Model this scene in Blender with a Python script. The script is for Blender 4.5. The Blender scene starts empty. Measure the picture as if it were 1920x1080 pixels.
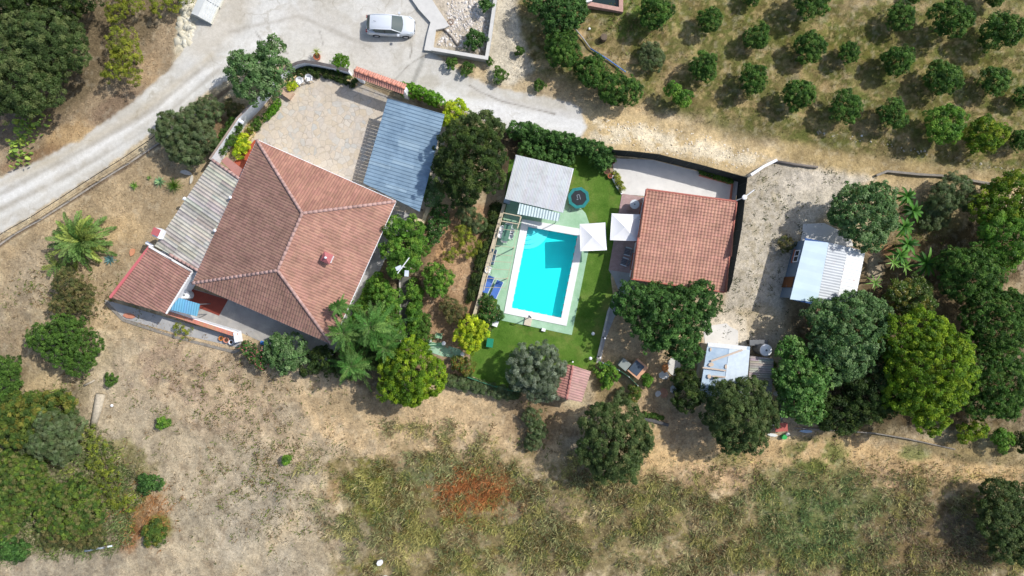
import bpy, bmesh, math, random
import numpy as np
from mathutils import Vector, Matrix
sc = bpy.context.scene
PI = math.pi
# ------------------------------------------------------------------ camera, sky, sun, exposure
CAMH = 61.0
PPM = 21.0            # photograph pixels per metre on the ground
cam_d = bpy.data.cameras.new('camera'); cam = bpy.data.objects.new('camera', cam_d)
sc.collection.objects.link(cam); sc.camera = cam
cam.location = (0, 0, CAMH); cam.rotation_euler = (0, 0, 0)
cam_d.sensor_width = 36.0
cam_d.lens = 36.0 * CAMH / (1920.0 / PPM)
cam_d.clip_end = 3000
w = bpy.data.worlds.new("World"); sc.world = w; w.use_nodes = True
nt = w.node_tree; nt.nodes.clear()
sky = nt.nodes.new('ShaderNodeTexSky'); sky.sky_type = 'NISHITA'; sky.sun_disc = False
SUN_EL = math.radians(47.5); SUN_AZ = math.atan2(0.9, 0.44)
sky.dust_density = 1.8; sky.ozone_density = 0.8; sky.sun_elevation = SUN_EL; sky.sun_rotation = SUN_AZ
bg = nt.nodes.new('ShaderNodeBackground'); bg.inputs['Strength'].default_value = 0.15
wo = nt.nodes.new('ShaderNodeOutputWorld')
nt.links.new(sky.outputs[0], bg.inputs[0]); nt.links.new(bg.outputs[0], wo.inputs[0])
sd = bpy.data.lights.new('sun', 'SUN'); sd.energy = 3.6; sd.angle = math.radians(0.5); sd.color = (1, 0.975, 0.94)
sun = bpy.data.objects.new('sun', sd); sc.collection.objects.link(sun)
tosun = Vector((math.sin(SUN_AZ)*math.cos(SUN_EL), math.cos(SUN_AZ)*math.cos(SUN_EL), math.sin(SUN_EL)))
sun.rotation_euler = tosun.to_track_quat('Z', 'Y').to_euler(); sun.location = (60, 30, 60)
sc.view_settings.view_transform = 'Standard'; sc.view_settings.look = 'None'
sc.view_settings.exposure = 0.14; sc.view_settings.gamma = 1.0
# ------------------------------------------------------------------ helpers
def W(px, py, h=0.0):
    k = (CAMH-h)/CAMH/PPM
    return Vector(((px-960)*k, (540-py)*k, h))
def lin(c):
    c = c/255.0
    return c/12.92 if c <= 0.04045 else ((c+0.055)/1.055)**2.4
def s(r, g, b, k=0.88):
    return (lin(r)*k, lin(g)*k, lin(b)*k)
WL = {}
def meta(o, label=None, cat=None, group=None, kind=None):
    if label: o['label'] = label
    if cat: o['category'] = cat
    if group: o['group'] = group
    if kind: o['kind'] = kind
    return o
def thing(name, label, cat, loc=(0, 0, 0), rz=0, group=None):
    o = bpy.data.objects.new(name, None); sc.collection.objects.link(o)
    o.empty_display_size = 0.3
    o.location = loc; o.rotation_euler = (0, 0, rz); WL[o] = Vector(loc)
    return meta(o, label, cat, group)
class MB:
    def __init__(s_): s_.v = []; s_.f = []; s_.c = []; s_.col = (1, 1, 1)
    def quad(s_, a, b, c, d, col=None):
        n = len(s_.v); s_.v += [a, b, c, d]; s_.f.append((n, n+1, n+2, n+3)); s_.c.append(col or s_.col)
    def add(s_, vs, fs, col=None):
        n = len(s_.v); s_.v += [tuple(v) for v in vs]
        for f in fs: s_.f.append(tuple(i+n for i in f)); s_.c.append(col or s_.col)
    def box(s_, c, size, rz=0, col=None, rx=0, ry=0):
        M = Matrix.Translation(Vector(c)) @ Matrix.Rotation(rz, 4, 'Z') @ Matrix.Rotation(ry, 4, 'Y') @ Matrix.Rotation(rx, 4, 'X')
        x, y, z = size[0]/2, size[1]/2, size[2]/2
        vs = [M @ Vector(p) for p in ((-x,-y,-z),(x,-y,-z),(x,y,-z),(-x,y,-z),(-x,-y,z),(x,-y,z),(x,y,z),(-x,y,z))]
        s_.add(vs, [(0,3,2,1),(4,5,6,7),(0,1,5,4),(1,2,6,5),(2,3,7,6),(3,0,4,7)], col)
        return s_
    def prism(s_, pts, z0, z1, col=None, zt=None):
        pts = [Vector((p[0], p[1], 0)) for p in pts]
        ar = sum(pts[i].x*pts[(i+1) % len(pts)].y-pts[(i+1) % len(pts)].x*pts[i].y for i in range(len(pts)))
        if ar < 0: pts.reverse()
        n = len(pts)
        vs = [(p.x, p.y, z0) for p in pts]+[(p.x, p.y, z1) for p in pts]
        fs = [tuple(range(n-1, -1, -1)), tuple(range(n, 2*n))]+[(i, (i+1) % n, n+(i+1) % n, n+i) for i in range(n)]
        s_.add(vs, fs, col); return s_
    def slab(s_, pts, t, col=None):
        n = len(pts); pts = [Vector(p) for p in pts]
        vs = [p-Vector((0, 0, t)) for p in pts]+pts
        fs = [tuple(range(n-1, -1, -1)), tuple(range(n, 2*n))]+[(i, (i+1) % n, n+(i+1) % n, n+i) for i in range(n)]
        s_.add(vs, fs, col); return s_
    def wall(s_, path, z0, z1, t, col=None, closed=False):
        P = [Vector((p[0], p[1])) for p in path]; n = len(P); L = []; R = []
        for i in range(n):
            a = P[(i-1) % n] if (closed or i > 0) else P[i]; b = P[(i+1) % n] if (closed or i < n-1) else P[i]
            d1 = (P[i]-a).normalized() if (P[i]-a).length > 1e-6 else (b-P[i]).normalized()
            d2 = (b-P[i]).normalized() if (b-P[i]).length > 1e-6 else d1
            d = (d1+d2).normalized(); nn = Vector((-d.y, d.x)); k = 1/max(0.4, nn.dot(Vector((-d1.y, d1.x))))
            L.append(P[i]+nn*t/2*k); R.append(P[i]-nn*t/2*k)
        m = n if closed else n-1
        for i in range(m):
            j = (i+1) % n
            vs = [(L[i].x,L[i].y,z0),(R[i].x,R[i].y,z0),(R[j].x,R[j].y,z0),(L[j].x,L[j].y,z0),(L[i].x,L[i].y,z1),(R[i].x,R[i].y,z1),(R[j].x,R[j].y,z1),(L[j].x,L[j].y,z1)]
            fs = [(0,1,2,3),(7,6,5,4),(1,0,4,5)[::-1],(3,2,6,7)[::-1]]
            fs = [(0,3,2,1),(4,5,6,7),(1,2,6,5),(3,0,4,7)]
            if not closed and i == 0: fs.append((0,1,5,4))
            if not closed and i == m-1: fs.append((2,3,7,6))
            s_.add(vs, fs, col)
        return s_
    def tube(s_, pts, r, seg=6, col=None):
        pts = [Vector(p) for p in pts]; n = len(pts)
        rs = r if isinstance(r, (list, tuple)) else [r]*n
        vs = []; 
        for i, p in enumerate(pts):
            d = (pts[min(i+1, n-1)]-pts[max(i-1, 0)]).normalized()
            u = d.orthogonal().normalized() if abs(d.z) > 0.9 else d.cross(Vector((0, 0, 1))).normalized()
            if i and (u.dot(pu) < 0): u = -u
            pu = u; v = d.cross(u)
            for k in range(seg):
                a = 2*PI*k/seg; vs.append(p+(u*math.cos(a)+v*math.sin(a))*rs[i])
        fs = []
        for i in range(n-1):
            for k in range(seg):
                fs.append((i*seg+k, i*seg+(k+1) % seg, (i+1)*seg+(k+1) % seg, (i+1)*seg+k))
        fs.append(tuple(range(seg-1, -1, -1))); fs.append(tuple(range((n-1)*seg, n*seg)))
        s_.add(vs, fs, col); return s_
    def lathe(s_, c, prof, seg=16, col=None):
        c = Vector(c); vs = []; fs = []
        for r, z in prof:
            for k in range(seg):
                a = 2*PI*k/seg; vs.append((c.x+r*math.cos(a), c.y+r*math.sin(a), c.z+z))
        for i in range(len(prof)-1):
            for k in range(seg): fs.append((i*seg+k, i*seg+(k+1) % seg, (i+1)*seg+(k+1) % seg, (i+1)*seg+k))
        fs.append(tuple(range(seg-1, -1, -1))); m = (len(prof)-1)*seg; fs.append(tuple(range(m, m+seg)))
        s_.add(vs, fs, col); return s_
    def build(s_, name, mat, parent=None, local=False, smooth=False):
        off = Vector((0, 0, 0)) if (parent is None or local) else WL.get(parent, Vector((0, 0, 0)))
        me = bpy.data.meshes.new(name)
        me.from_pydata([(v[0]-off.x, v[1]-off.y, v[2]-off.z) for v in s_.v], [], s_.f)
        ca = me.color_attributes.new('Col', 'FLOAT_COLOR', 'CORNER')
        arr = []
        for f, c in zip(s_.f, s_.c): arr += [c[0], c[1], c[2], 1.0]*len(f)
        ca.data.foreach_set('color', arr)
        if smooth: me.polygons.foreach_set('use_smooth', [True]*len(me.polygons))
        me.materials.append(mat); me.update()
        o = bpy.data.objects.new(name, me); sc.collection.objects.link(o)
        if parent is not None: o.parent = parent
        WL[o] = Vector((0, 0, 0)) if local else off
        return o
def npmesh(name, V, Q, C, mat, parent=None, smooth=False):
    me = bpy.data.meshes.new(name); nv = len(V); nf = len(Q); k = Q.shape[1]
    me.vertices.add(nv); me.vertices.foreach_set('co', V.astype(np.float32).ravel())
    me.loops.add(nf*k); me.loops.foreach_set('vertex_index', Q.astype(np.int32).ravel())
    me.polygons.add(nf); me.polygons.foreach_set('loop_start', np.arange(0, nf*k, k, dtype=np.int32))
    if C is not None:
        ca = me.color_attributes.new('Col', 'FLOAT_COLOR', 'POINT')
        CC = np.ones((nv, 4), np.float32); CC[:, :3] = C; ca.data.foreach_set('color', CC.ravel())
    if smooth: me.polygons.foreach_set('use_smooth', np.ones(nf, bool))
    me.update(calc_edges=True); me.validate()
    me.materials.append(mat)
    o = bpy.data.objects.new(name, me); sc.collection.objects.link(o)
    if parent is not None: o.parent = parent
    WL[o] = WL.get(parent, Vector((0, 0, 0))) if parent is not None else Vector((0, 0, 0))
    return o
def copy_tree(o, parent=None):
    c = o.copy(); sc.collection.objects.link(c); c.parent = parent
    for ch in list(o.children): copy_tree(ch, c)
    return c
# ------------------------------------------------------------------ materials
class N:
    def __init__(s_, name):
        m = bpy.data.materials.new(name); m.use_nodes = True; s_.m = m; s_.t = m.node_tree; s_.t.nodes.clear()
        s_.out = s_.t.nodes.new('ShaderNodeOutputMaterial')
        s_.geo = s_.t.nodes.new('ShaderNodeNewGeometry')
    def n(s_, typ, **kw):
        x = s_.t.nodes.new(typ)
        for k, v in kw.items():
            if k.startswith('i_'): 
                key = k[2:]; key = int(key) if key.isdigit() else key.replace('_', ' ')
                x.inputs[key].default_value = v
            else: setattr(x, k, v)
        return x
    def l(s_, a, b): s_.t.links.new(a, b)
    def noise(s_, scale, detail=3, rough=0.6, dist=0.0):
        x = s_.n('ShaderNodeTexNoise'); x.inputs['Scale'].default_value = scale; x.inputs['Detail'].default_value = detail
        x.inputs['Roughness'].default_value = rough; x.inputs['Distortion'].default_value = dist
        s_.l(s_.geo.outputs['Position'], x.inputs['Vector']); return x.outputs['Fac']
    def ramp(s_, fac, stops):
        x = s_.n('ShaderNodeValToRGB'); e = x.color_ramp.elements
        while len(e) < len(stops): e.new(0.5)
        for el, (p, c) in zip(e, stops): el.position = p; el.color = (c[0], c[1], c[2], 1) if len(c) > 1 else (c[0],)*3+(1,)
        s_.l(fac, x.inputs[0]); return x.outputs[0]
    def mix(s_, a, b, fac, mode='MIX'):
        x = s_.n('ShaderNodeMix', data_type='RGBA', blend_type=mode, clamp_factor=True)
        for inp, v in ((x.inputs[0], fac), (x.inputs[6], a), (x.inputs[7], b)):
            if hasattr(v, 'is_linked') or hasattr(v, 'links'): s_.l(v, inp)
            else: inp.default_value = v if isinstance(v, (int, float)) else (v[0], v[1], v[2], 1)
        return x.outputs[2]
    def attr(s_):
        return s_.n('ShaderNodeAttribute', attribute_name='Col').outputs['Color']
    def bsdf(s_, col, rough=0.8, metal=0.0, bump=None, spec=0.3, **kw):
        b = s_.n('ShaderNodeBsdfPrincipled')
        if hasattr(col, 'links'): s_.l(col, b.inputs['Base Color'])
        else: b.inputs['Base Color'].default_value = (col[0], col[1], col[2], 1)
        if hasattr(rough, 'links'): s_.l(rough, b.inputs['Roughness'])
        else: b.inputs['Roughness'].default_value = rough
        b.inputs['Metallic'].default_value = metal; b.inputs['Specular IOR Level'].default_value = spec
        if bump is not None:
            bn = s_.n('ShaderNodeBump'); bn.inputs['Strength'].default_value = bump[1]; bn.inputs['Distance'].default_value = bump[2]
            s_.l(bump[0], bn.inputs['Height']); s_.l(bn.outputs[0], b.inputs['Normal'])
        s_.l(b.outputs[0], s_.out.inputs[0]); return b
MATS = {}
def mat(name, rgb=None, rough=0.75, metal=0.0, var=0.18, scale=2.5, bump=0.0, bscale=30, spec=0.3, attr=False, dirt=None):
    if name in MATS: return MATS[name]
    n = N(name)
    base = n.attr() if attr else None
    if attr and rgb is not None: base = n.mix(base, rgb, 1.0, 'MULTIPLY')
    elif rgb is not None: base = n.mix(rgb, rgb, 0.0)
    f = n.noise(scale, 5, 0.65)
    g = n.ramp(f, [(0.3, (1-var,)*3), (0.7, (1+var*0.6,)*3)])
    c = n.mix(base, g, 1.0, 'MULTIPLY')
    if dirt:
        dcol, dscale, lo, hi = dirt
        c = n.mix(c, dcol, n.ramp(n.noise(dscale, 6, 0.7, 0.4), [(lo, (0, 0, 0)), (hi, (0.85,)*3)]))
    bp = (n.noise(bscale, 4, 0.7), bump, 0.05) if bump else None
    n.bsdf(c, rough, metal, bp, spec)
    MATS[name] = n.m; return n.m
def leafmat(name, trans=0.3, rough=0.55):
    n = N(name); c = n.attr()
    f = n.noise(1.4, 2, 0.5); c = n.mix(c, n.ramp(f, [(0.3, (0.78,)*3), (0.7, (1.2,)*3)]), 1.0, 'MULTIPLY')
    b = n.bsdf(c, rough, 0, None, 0.25)
    t = n.n('ShaderNodeBsdfTranslucent'); n.l(n.mix(c, (1.25, 1.25, 0.6), 1.0, 'MULTIPLY'), t.inputs[0])
    m = n.n('ShaderNodeMixShader'); m.inputs[0].default_value = trans
    n.l(b.outputs[0], m.inputs[1]); n.l(t.outputs[0], m.inputs[2]); n.l(m.outputs[0], n.out.inputs[0])
    MATS[name] = n.m; return n.m
LEAF = leafmat('leaf', 0.36); DRY = leafmat('dry_leaf', 0.2, 0.8)
BARK = mat('bark', s(120, 105, 88), 0.9, var=0.35, scale=6, bump=0.5)
WHITE = mat('white_render', s(246, 248, 252, 0.92), 0.7, var=0.08, dirt=(s(170, 160, 145), 1.5, 0.62, 0.85))
WPLAST = mat('white_plastic', s(245, 245, 245, 0.92), 0.4, var=0.04)
CONC = mat('concrete', s(205, 200, 190), 0.85, var=0.2, scale=1.5, bump=0.3, dirt=(s(150, 140, 125), 2.2, 0.55, 0.8))
GREYM = mat('grey_metal', s(120, 122, 124), 0.5, var=0.15)
DARKM = mat('dark_metal', s(45, 48, 50), 0.55, var=0.15)
BEIGE = mat('beige_paint', s(205, 190, 160), 0.7, var=0.12)
TERR = mat('terracotta', s(185, 110, 80), 0.85, var=0.2, scale=8)
TILE = mat('roof_tile', None, 0.85, var=0.24, scale=0.7, attr=True, bump=0.25, bscale=25, dirt=(s(120, 96, 84), 1.1, 0.6, 0.95))
SHEET = mat('sheet_metal', None, 0.5, 0.1, var=0.14, scale=0.6, attr=True, spec=0.4)
PAINT = mat('painted', None, 0.7, var=0.12, scale=3, attr=True)
WOOD = mat('wood', s(150, 120, 88), 0.8, var=0.25, scale=5)
# ------------------------------------------------------------------ ground colour map
rng = np.random.default_rng(7)
def vnoise(x, y, seed):
    r = np.random.default_rng(seed); G = r.random((256, 256)).astype(np.float32)
    xi = np.floor(x).astype(int); yi = np.floor(y).astype(int); fx = x-xi; fy = y-yi
    fx = fx*fx*(3-2*fx); fy = fy*fy*(3-2*fy); xi &= 255; yi &= 255; x1 = (xi+1) & 255; y1 = (yi+1) & 255
    return (G[yi, xi]*(1-fx)+G[yi, x1]*fx)*(1-fy)+(G[y1, xi]*(1-fx)+G[y1, x1]*fx)*fy
def fbm(x, y, sc_, seed, octv=4, gain=0.55):
    a = 1.0; t = 0; r = 0
    for o in range(octv):
        r = r+a*vnoise(x*sc_*2**o+31.7*o, y*sc_*2**o+17.3*o, seed+o); t += a; a *= gain
    return r/t
def sstep(a, b, x):
    t = np.clip((x-a)/(b-a), 0, 1); return t*t*(3-2*t)
def poly_sd(pts, X, Y):
    pts = np.array(pts, float); d = np.full(X.shape, 1e18); inside = np.zeros(X.shape, bool); n = len(pts)
    for i in range(n):
        ax, ay = pts[i]; bx_, by_ = pts[(i+1) % n]; ex, ey = bx_-ax, by_-ay
        t = np.clip(((X-ax)*ex+(Y-ay)*ey)/(ex*ex+ey*ey+1e-9), 0, 1)
        d = np.minimum(d, (X-ax-t*ex)**2+(Y-ay-t*ey)**2)
        c = ((ay > Y) != (by_ > Y)) & (X < (bx_-ax)*(Y-ay)/(by_-ay+1e-12)+ax); inside ^= c
    d = np.sqrt(d); return np.where(inside, -d, d)
def line_sd(pts, X, Y):
    d = np.full(X.shape, 1e18)
    for (ax, ay), (bx_, by_) in zip(pts[:-1], pts[1:]):
        ex, ey = bx_-ax, by_-ay; t = np.clip(((X-ax)*ex+(Y-ay)*ey)/(ex*ex+ey*ey+1e-9), 0, 1)
        d = np.minimum(d, (X-ax-t*ex)**2+(Y-ay-t*ey)**2)
    return np.sqrt(d)
fx = np.arange(-49.0, 49.01, 0.13); fy = np.arange(-28.6, 28.61, 0.13)
co = np.array([.3, 1.5, 4, 9, 18, 35, 70, 140, 300, 600])
gx = np.concatenate([-49-co[::-1], fx, 49+co]); gy = np.concatenate([-28.6-co[::-1], fy, 28.6+co])
GX, GY = np.meshgrid(gx, gy); X = GX*PPM+960; Y = 540-GY*PPM      # photograph pixel coordinates of the ground
n1 = fbm(X, Y, 1/90, 1, 5); n2 = fbm(X, Y, 1/22, 11, 4); n3 = fbm(X, Y, 1/7, 21, 3); n4 = fbm(X, Y, 1/40, 41, 4)
wa = (fbm(X, Y, 1/30, 51, 4)-0.5)*2; wb = (n3-0.5)*2
def L3(r, g, b): return np.array(s(r, g, b))
COL = np.ones(X.shape+(3,))*L3(188, 170, 140)
def blend(mask, c):
    global COL
    m = mask[..., None]; c = np.array(c) if np.ndim(c) == 1 else c; COL = COL*(1-m)+c*m
blend(sstep(0.45, 0.58, n1), L3(206, 190, 160)); blend(sstep(0.5, 0.62, n4)*0.7, L3(160, 144, 120))
blend(sstep(0.56, 0.7, n2)*0.55, L3(140, 120, 96)); blend(sstep(0.55, 0.7, fbm(X, Y, 1/14, 61, 3))*0.4, L3(214, 196, 160))
def poly(pts, c, f=8, wp=10, k=1.0, brk=None):
    d = poly_sd(pts, X, Y)+wa*wp+wb*wp*0.4; m = (1-sstep(-f, f, d))*k
    if brk: m = m*sstep(brk[1]-0.08, brk[1]+0.08, brk[0])
    blend(m, L3(*c)); return m
def blob(x, y, rx, ry, c, k=1.0, ang=0, f=0.35, brk=None):
    a = math.radians(ang); u = (X-x)*math.cos(a)+(Y-y)*math.sin(a); v = -(X-x)*math.sin(a)+(Y-y)*math.cos(a)
    d = np.sqrt((u/rx)**2+(v/ry)**2)+wa*0.35+wb*0.15; m = (1-sstep(1-f, 1+f, d))*k
    if brk: m = m*sstep(brk[1]-0.08, brk[1]+0.08, brk[0])
    blend(m, L3(*c)); return m
def line(pts, wd, c, f=4, wp=3, k=1.0):
    d = line_sd(pts, X, Y)-wd/2+wa*wp; m = (1-sstep(-f, f, d))*k; blend(m, L3(*c)); return m
# --- lower fields
poly([(0,700),(240,700),(560,800),(620,900),(600,1100),(0,1100)], (172,160,140), 40, 30, 0.75)
poly([(200,600),(640,640),(940,720),(1050,790),(900,860),(560,860),(240,760)], (190,170,142), 30, 20, 0.7)
blob(330,700,110,60,(158,138,122),0.6,brk=(n2,0.45)); blob(420,760,120,50,(166,146,128),0.5,brk=(n2,0.45))
blob(480,1000,70,90,(190,180,162),0.7); blob(90,1060,120,40,(150,142,128),0.6)
line([(450,1080),(560,960),(620,880),(720,780),(800,740)], 40, (206,186,152), 20, 10, 0.6)
poly([(560,740),(700,740),(960,730),(1060,770),(1080,900),(900,900),(620,880)], (206,180,142), 20, 16, 0.7)
blend(sstep(.54, .64, fbm(X, Y, 1/11, 561, 3))*sstep(.42, .58, n4)*.45*(Y > 560), L3(138,120,98)); blend(sstep(.56, .68, fbm(X, Y, 1/60, 581, 4))*.5*(Y > 560), L3(168,158,140))
blob(1000,790,60,70,(150,128,100),0.7); blob(700,760,90,30,(160,142,112),0.5)
poly([(1180,770),(1330,800),(1450,820),(1560,810),(1920,860),(1920,920),(1700,930),(1450,930),(1160,920)], (208,178,132), 20, 20, 0.85)
blob(1350,900,120,30,(196,168,138),0.6); blob(1650,930,120,50,(168,140,116),0.55)
poly([(620,880),(760,850),(1000,860),(1200,900),(1450,930),(1700,930),(1860,910),(1920,930),(1920,1100),(640,1100),(640,960)], (128,116,80), 34, 60, 0.9)
poly([(620,880),(860,860),(1200,920),(1920,950),(1920,1100),(680,1100)], (92,80,54), 20, 50, 0.7, brk=(n4,0.5))
poly([(640,880),(860,860),(960,900),(1100,1000),(1000,1100),(640,1100)], (128,122,66), 20, 40, 0.7, brk=(n2,0.5))
poly([(1400,880),(1600,870),(1700,960),(1600,1060),(1440,1040)], (98,112,66), 20, 20, 0.75)
for bx_, by_, r1, r2 in ((760,1040,50,30),(1100,960,60,26),(1240,1040,70,30),(980,1060,70,22),(1320,980,40,22),(1660,1000,60,30),(870,1010,34,24)): blob(bx_, by_, r1, r2, (196,176,140), .7, brk=(n2, .44))
blob(1750,1010,150,70,(112,92,66),0.6); blob(1820,990,60,30,(150,136,116),0.6); blob(1010,960,60,30,(140,124,104),0.6)
blob(885,920,72,34,(172,106,62),0.85,brk=(n3,.4)); blob(850,955,26,22,(138,84,50),0.7); blob(700,930,40,60,(112,116,46),0.7)
blob(800,890,50,22,(112,126,84),0.6); blob(625,925,14,26,(158,122,74),0.5); blob(660,1010,40,40,(160,150,132),0.6)
blob(270,965,50,45,(142,108,74),0.8); blob(300,985,26,22,(116,116,48),0.8); blob(240,1000,26,34,(150,100,56),0.7)
blob(225,900,60,80,(124,120,74),0.75,brk=(n2,0.42)); blob(130,880,45,30,(128,118,104),0.8)
blob(60,650,90,70,(150,132,106),0.6); blob(60,740,130,60,(136,124,96),0.6)
blob(1530,855,60,34,(112,124,66),0.85,brk=(n2,0.4)); blob(1372,862,34,15,(110,120,60),0.5); blob(1715,850,30,16,(104,128,70),0.7)
blob(100,715,60,18,(196,176,140),0.7,-15); blob(188,745,18,44,(178,166,146),0.9,10)
line([(170,800),(182,740),(200,700)], 22, (190,176,152), 6, 4, 0.9)
blob(1560,780,200,40,(96,88,64),0.8); blob(1850,830,90,40,(120,112,72),0.6)
line([(1480,800),(1600,800),(1700,830),(1800,860),(1920,870)], 14, (120,112,84), 8, 4, 0.7)
# --- left bank
poly([(-60,-60),(400,-60),(385,40),(350,110),(250,200),(150,260),(0,335),(-60,360)], (160,142,118), 10, 10, 1.0)
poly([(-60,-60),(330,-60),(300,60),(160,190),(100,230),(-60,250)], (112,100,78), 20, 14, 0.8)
blob(350,50,18,60,(214,208,188),0.95,15); blob(362,80,10,26,(176,120,90),0.7,10); blob(130,255,50,26,(196,166,124),0.7,-30)
blob(215,200,60,20,(140,120,102),0.8,-30); blob(10,225,40,30,(126,110,96),0.8); blob(60,300,60,16,(134,106,80),0.7,-20)
blob(270,120,40,50,(172,148,118),0.6,-40,brk=(n2,0.45))
# --- strip between road and house
poly([(0,465),(290,285),(430,180),(515,160),(405,300),(300,440),(215,560),(330,620),(200,620),(0,560)], (176,156,126), 6, 6, 0.9)
blob(70,480,70,26,(180,164,140),0.6,-30); blob(225,430,50,26,(188,164,126),0.6); blob(150,430,40,30,(150,132,110),0.6)
blob(400,240,36,44,(150,124,96),0.8,-30); blob(60,540,60,36,(170,156,134),0.7)
line([(-40,484),(30,440),(133,377),(243,308),(300,268),(430,165)], 8, (116,100,84), 2, 1.5, 0.9)
# --- orchard
poly([(960,-60),(2000,-60),(2000,350),(1850,320),(1640,300),(1440,260),(1250,200),(1080,180),(990,130)], (128,118,78), 20, 20, 1.0)
for pts, wd, c in (([(1330,20),(1480,60),(1700,120),(1920,170)], 34, (118,114,56)), ([(1180,20),(1200,100),(1240,190)], 40, (112,112,60)),
                   ([(1560,50),(1700,90),(1920,128)], 26, (104,110,46)), ([(1280,260),(1500,240),(1600,290)], 40, (124,116,78)),
                   ([(960,40),(1050,30),(1100,40)], 50, (122,112,76))):
    line(pts, wd, c, 12, 10, 0.8)
for pts, wd, c in (([(1600,155),(1750,190),(1920,245)], 26, (186,164,124)), ([(1460,110),(1520,150),(1560,170)], 24, (184,160,118)),
                   ([(1360,190),(1480,215),(1700,260),(1920,290)], 26, (178,156,116)), ([(1150,120),(1280,110),(1230,180),(1190,210)], 18, (198,172,132)),
                   ([(1280,90),(1300,95)], 30, (192,170,130)), ([(1580,10),(1760,10),(1920,20)], 22, (176,158,124)), ([(1000,120),(1070,165),(1140,210)], 40, (196,172,134)),
                   ([(1690,100),(1800,110)], 14, (176,156,112)), ([(1080,40),(1100,90),(1180,150)], 26, (186,160,124))):
    line(pts, wd, c, 12, 12, 0.75)
poly([(960,-60),(2000,-60),(2000,350),(1640,300),(1250,200),(990,130)], (164,148,108), 20, 20, 0.5, brk=(n2,0.56))
poly([(1140,-60),(2000,-60),(2000,350),(1640,300),(1250,200)], (96,106,50), 20, 20, 0.65, brk=(fbm(X,Y,1/18,71,3),0.5))
blob(1185,40,40,34,(98,128,54),0.8)
ns = fbm(X*.97+Y*.24, (Y*.97-X*.24)*4.2, 1/60, 501, 4); om0 = (1-sstep(-20, 20, poly_sd([(960,-60),(2000,-60),(2000,340),(1640,290),(1250,200),(990,130)], X, Y)+wa*20))
blend(om0*sstep(.44, .56, ns)*.65, L3(100,108,56)); blend(om0*sstep(.52, .62, fbm(X, Y, 1/13, 521, 3))*.45, L3(98,88,54)); blend(om0*sstep(.56, .68, fbm(X, Y, 1/8, 541, 3))*.5, L3(186,166,122))
# --- track to the right
poly([(1095,195),(1200,210),(1330,245),(1440,270),(1640,300),(1920,335),(1920,372),(1640,345),(1450,300),(1400,332),(1225,296),(1130,282),(1090,262)], (204,182,142), 12, 12, 1.0)
poly([(1110,225),(1230,240),(1350,270),(1430,300),(1380,310),(1230,280),(1110,262)], (232,220,196), 10, 16, 0.9, brk=(n2,0.42))
poly([(1440,262),(1900,330),(1900,345),(1500,320)], (156,138,98), 10, 10, 0.7)
# --- gravel yard right
YARD = [(1398,334),(1448,304),(1560,318),(1640,335),(1600,352),(1552,400),(1500,440),(1478,560),(1470,620),(1450,650),(1330,650),(1362,548)]
poly(YARD, (196,188,174), 10, 8, 1.0); blob(1420,600,60,26,(204,186,154),0.6); blob(1520,340,60,16,(200,192,180),0.8)
poly([(1398,334),(1460,320),(1480,440),(1440,600),(1380,620)], (160,148,118), 10, 8, 0.45, brk=(n3,0.56))
poly([(1640,350),(1760,350),(1860,350),(1800,480),(1640,480)], (164,146,112), 20, 15, 0.9); blob(1750,445,60,50,(140,136,84),0.7)
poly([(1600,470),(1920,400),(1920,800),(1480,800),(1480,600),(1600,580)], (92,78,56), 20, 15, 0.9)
blob(1645,470,24,14,(196,150,112),0.8); blob(1640,500,16,30,(190,176,156),0.7); blob(1900,560,30,30,(168,150,120),0.8)
# --- rubble yard and pale dirt at the top
RUB = [(790,-30),(935,-30),(914,110),(806,96),(838,50)]
poly(RUB, (200,190,176), 5, 4, 1.0); blob(880,30,40,26,(222,216,208),0.8,brk=(n3,0.45)); blob(850,95,50,10,(176,168,150),0.5)
poly([(934,-30),(965,-30),(975,60),(1000,130),(960,165),(915,150),(912,110)], (206,198,182), 8, 8, 1.0)
# --- gardens in the middle
poly([(800,395),(935,380),(925,440),(885,600),(900,640),(860,660),(780,640),(770,560)], (172,142,112), 8, 8, 1.0)
blob(840,460,20,40,(200,160,120),0.7,20); blob(870,530,30,40,(190,160,128),0.6); blob(860,600,40,20,(160,128,100),0.6)
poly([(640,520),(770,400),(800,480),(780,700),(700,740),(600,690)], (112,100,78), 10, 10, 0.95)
blob(830,690,60,24,(150,124,100),0.8)
poly([(1148,540),(1200,540),(1330,650),(1330,700),(1300,800),(1200,800),(1110,760),(1110,690),(1128,640)], (192,168,134), 8, 8, 1.0)
blob(1200,650,60,40,(196,176,144),0.5); blob(1290,800,60,40,(160,140,116),0.7); blob(1140,720,30,40,(122,112,80),0.7)
poly([(1315,600),(1370,580),(1400,600),(1400,650),(1320,648)], (214,204,188), 4, 3, 0.9)
blob(1470,800,70,20,(190,172,146),0.9)
poly([(940,225),(1000,235),(1140,290),(1090,330),(950,330),(900,300)], (72,62,48), 8, 8, 0.9)
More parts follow.
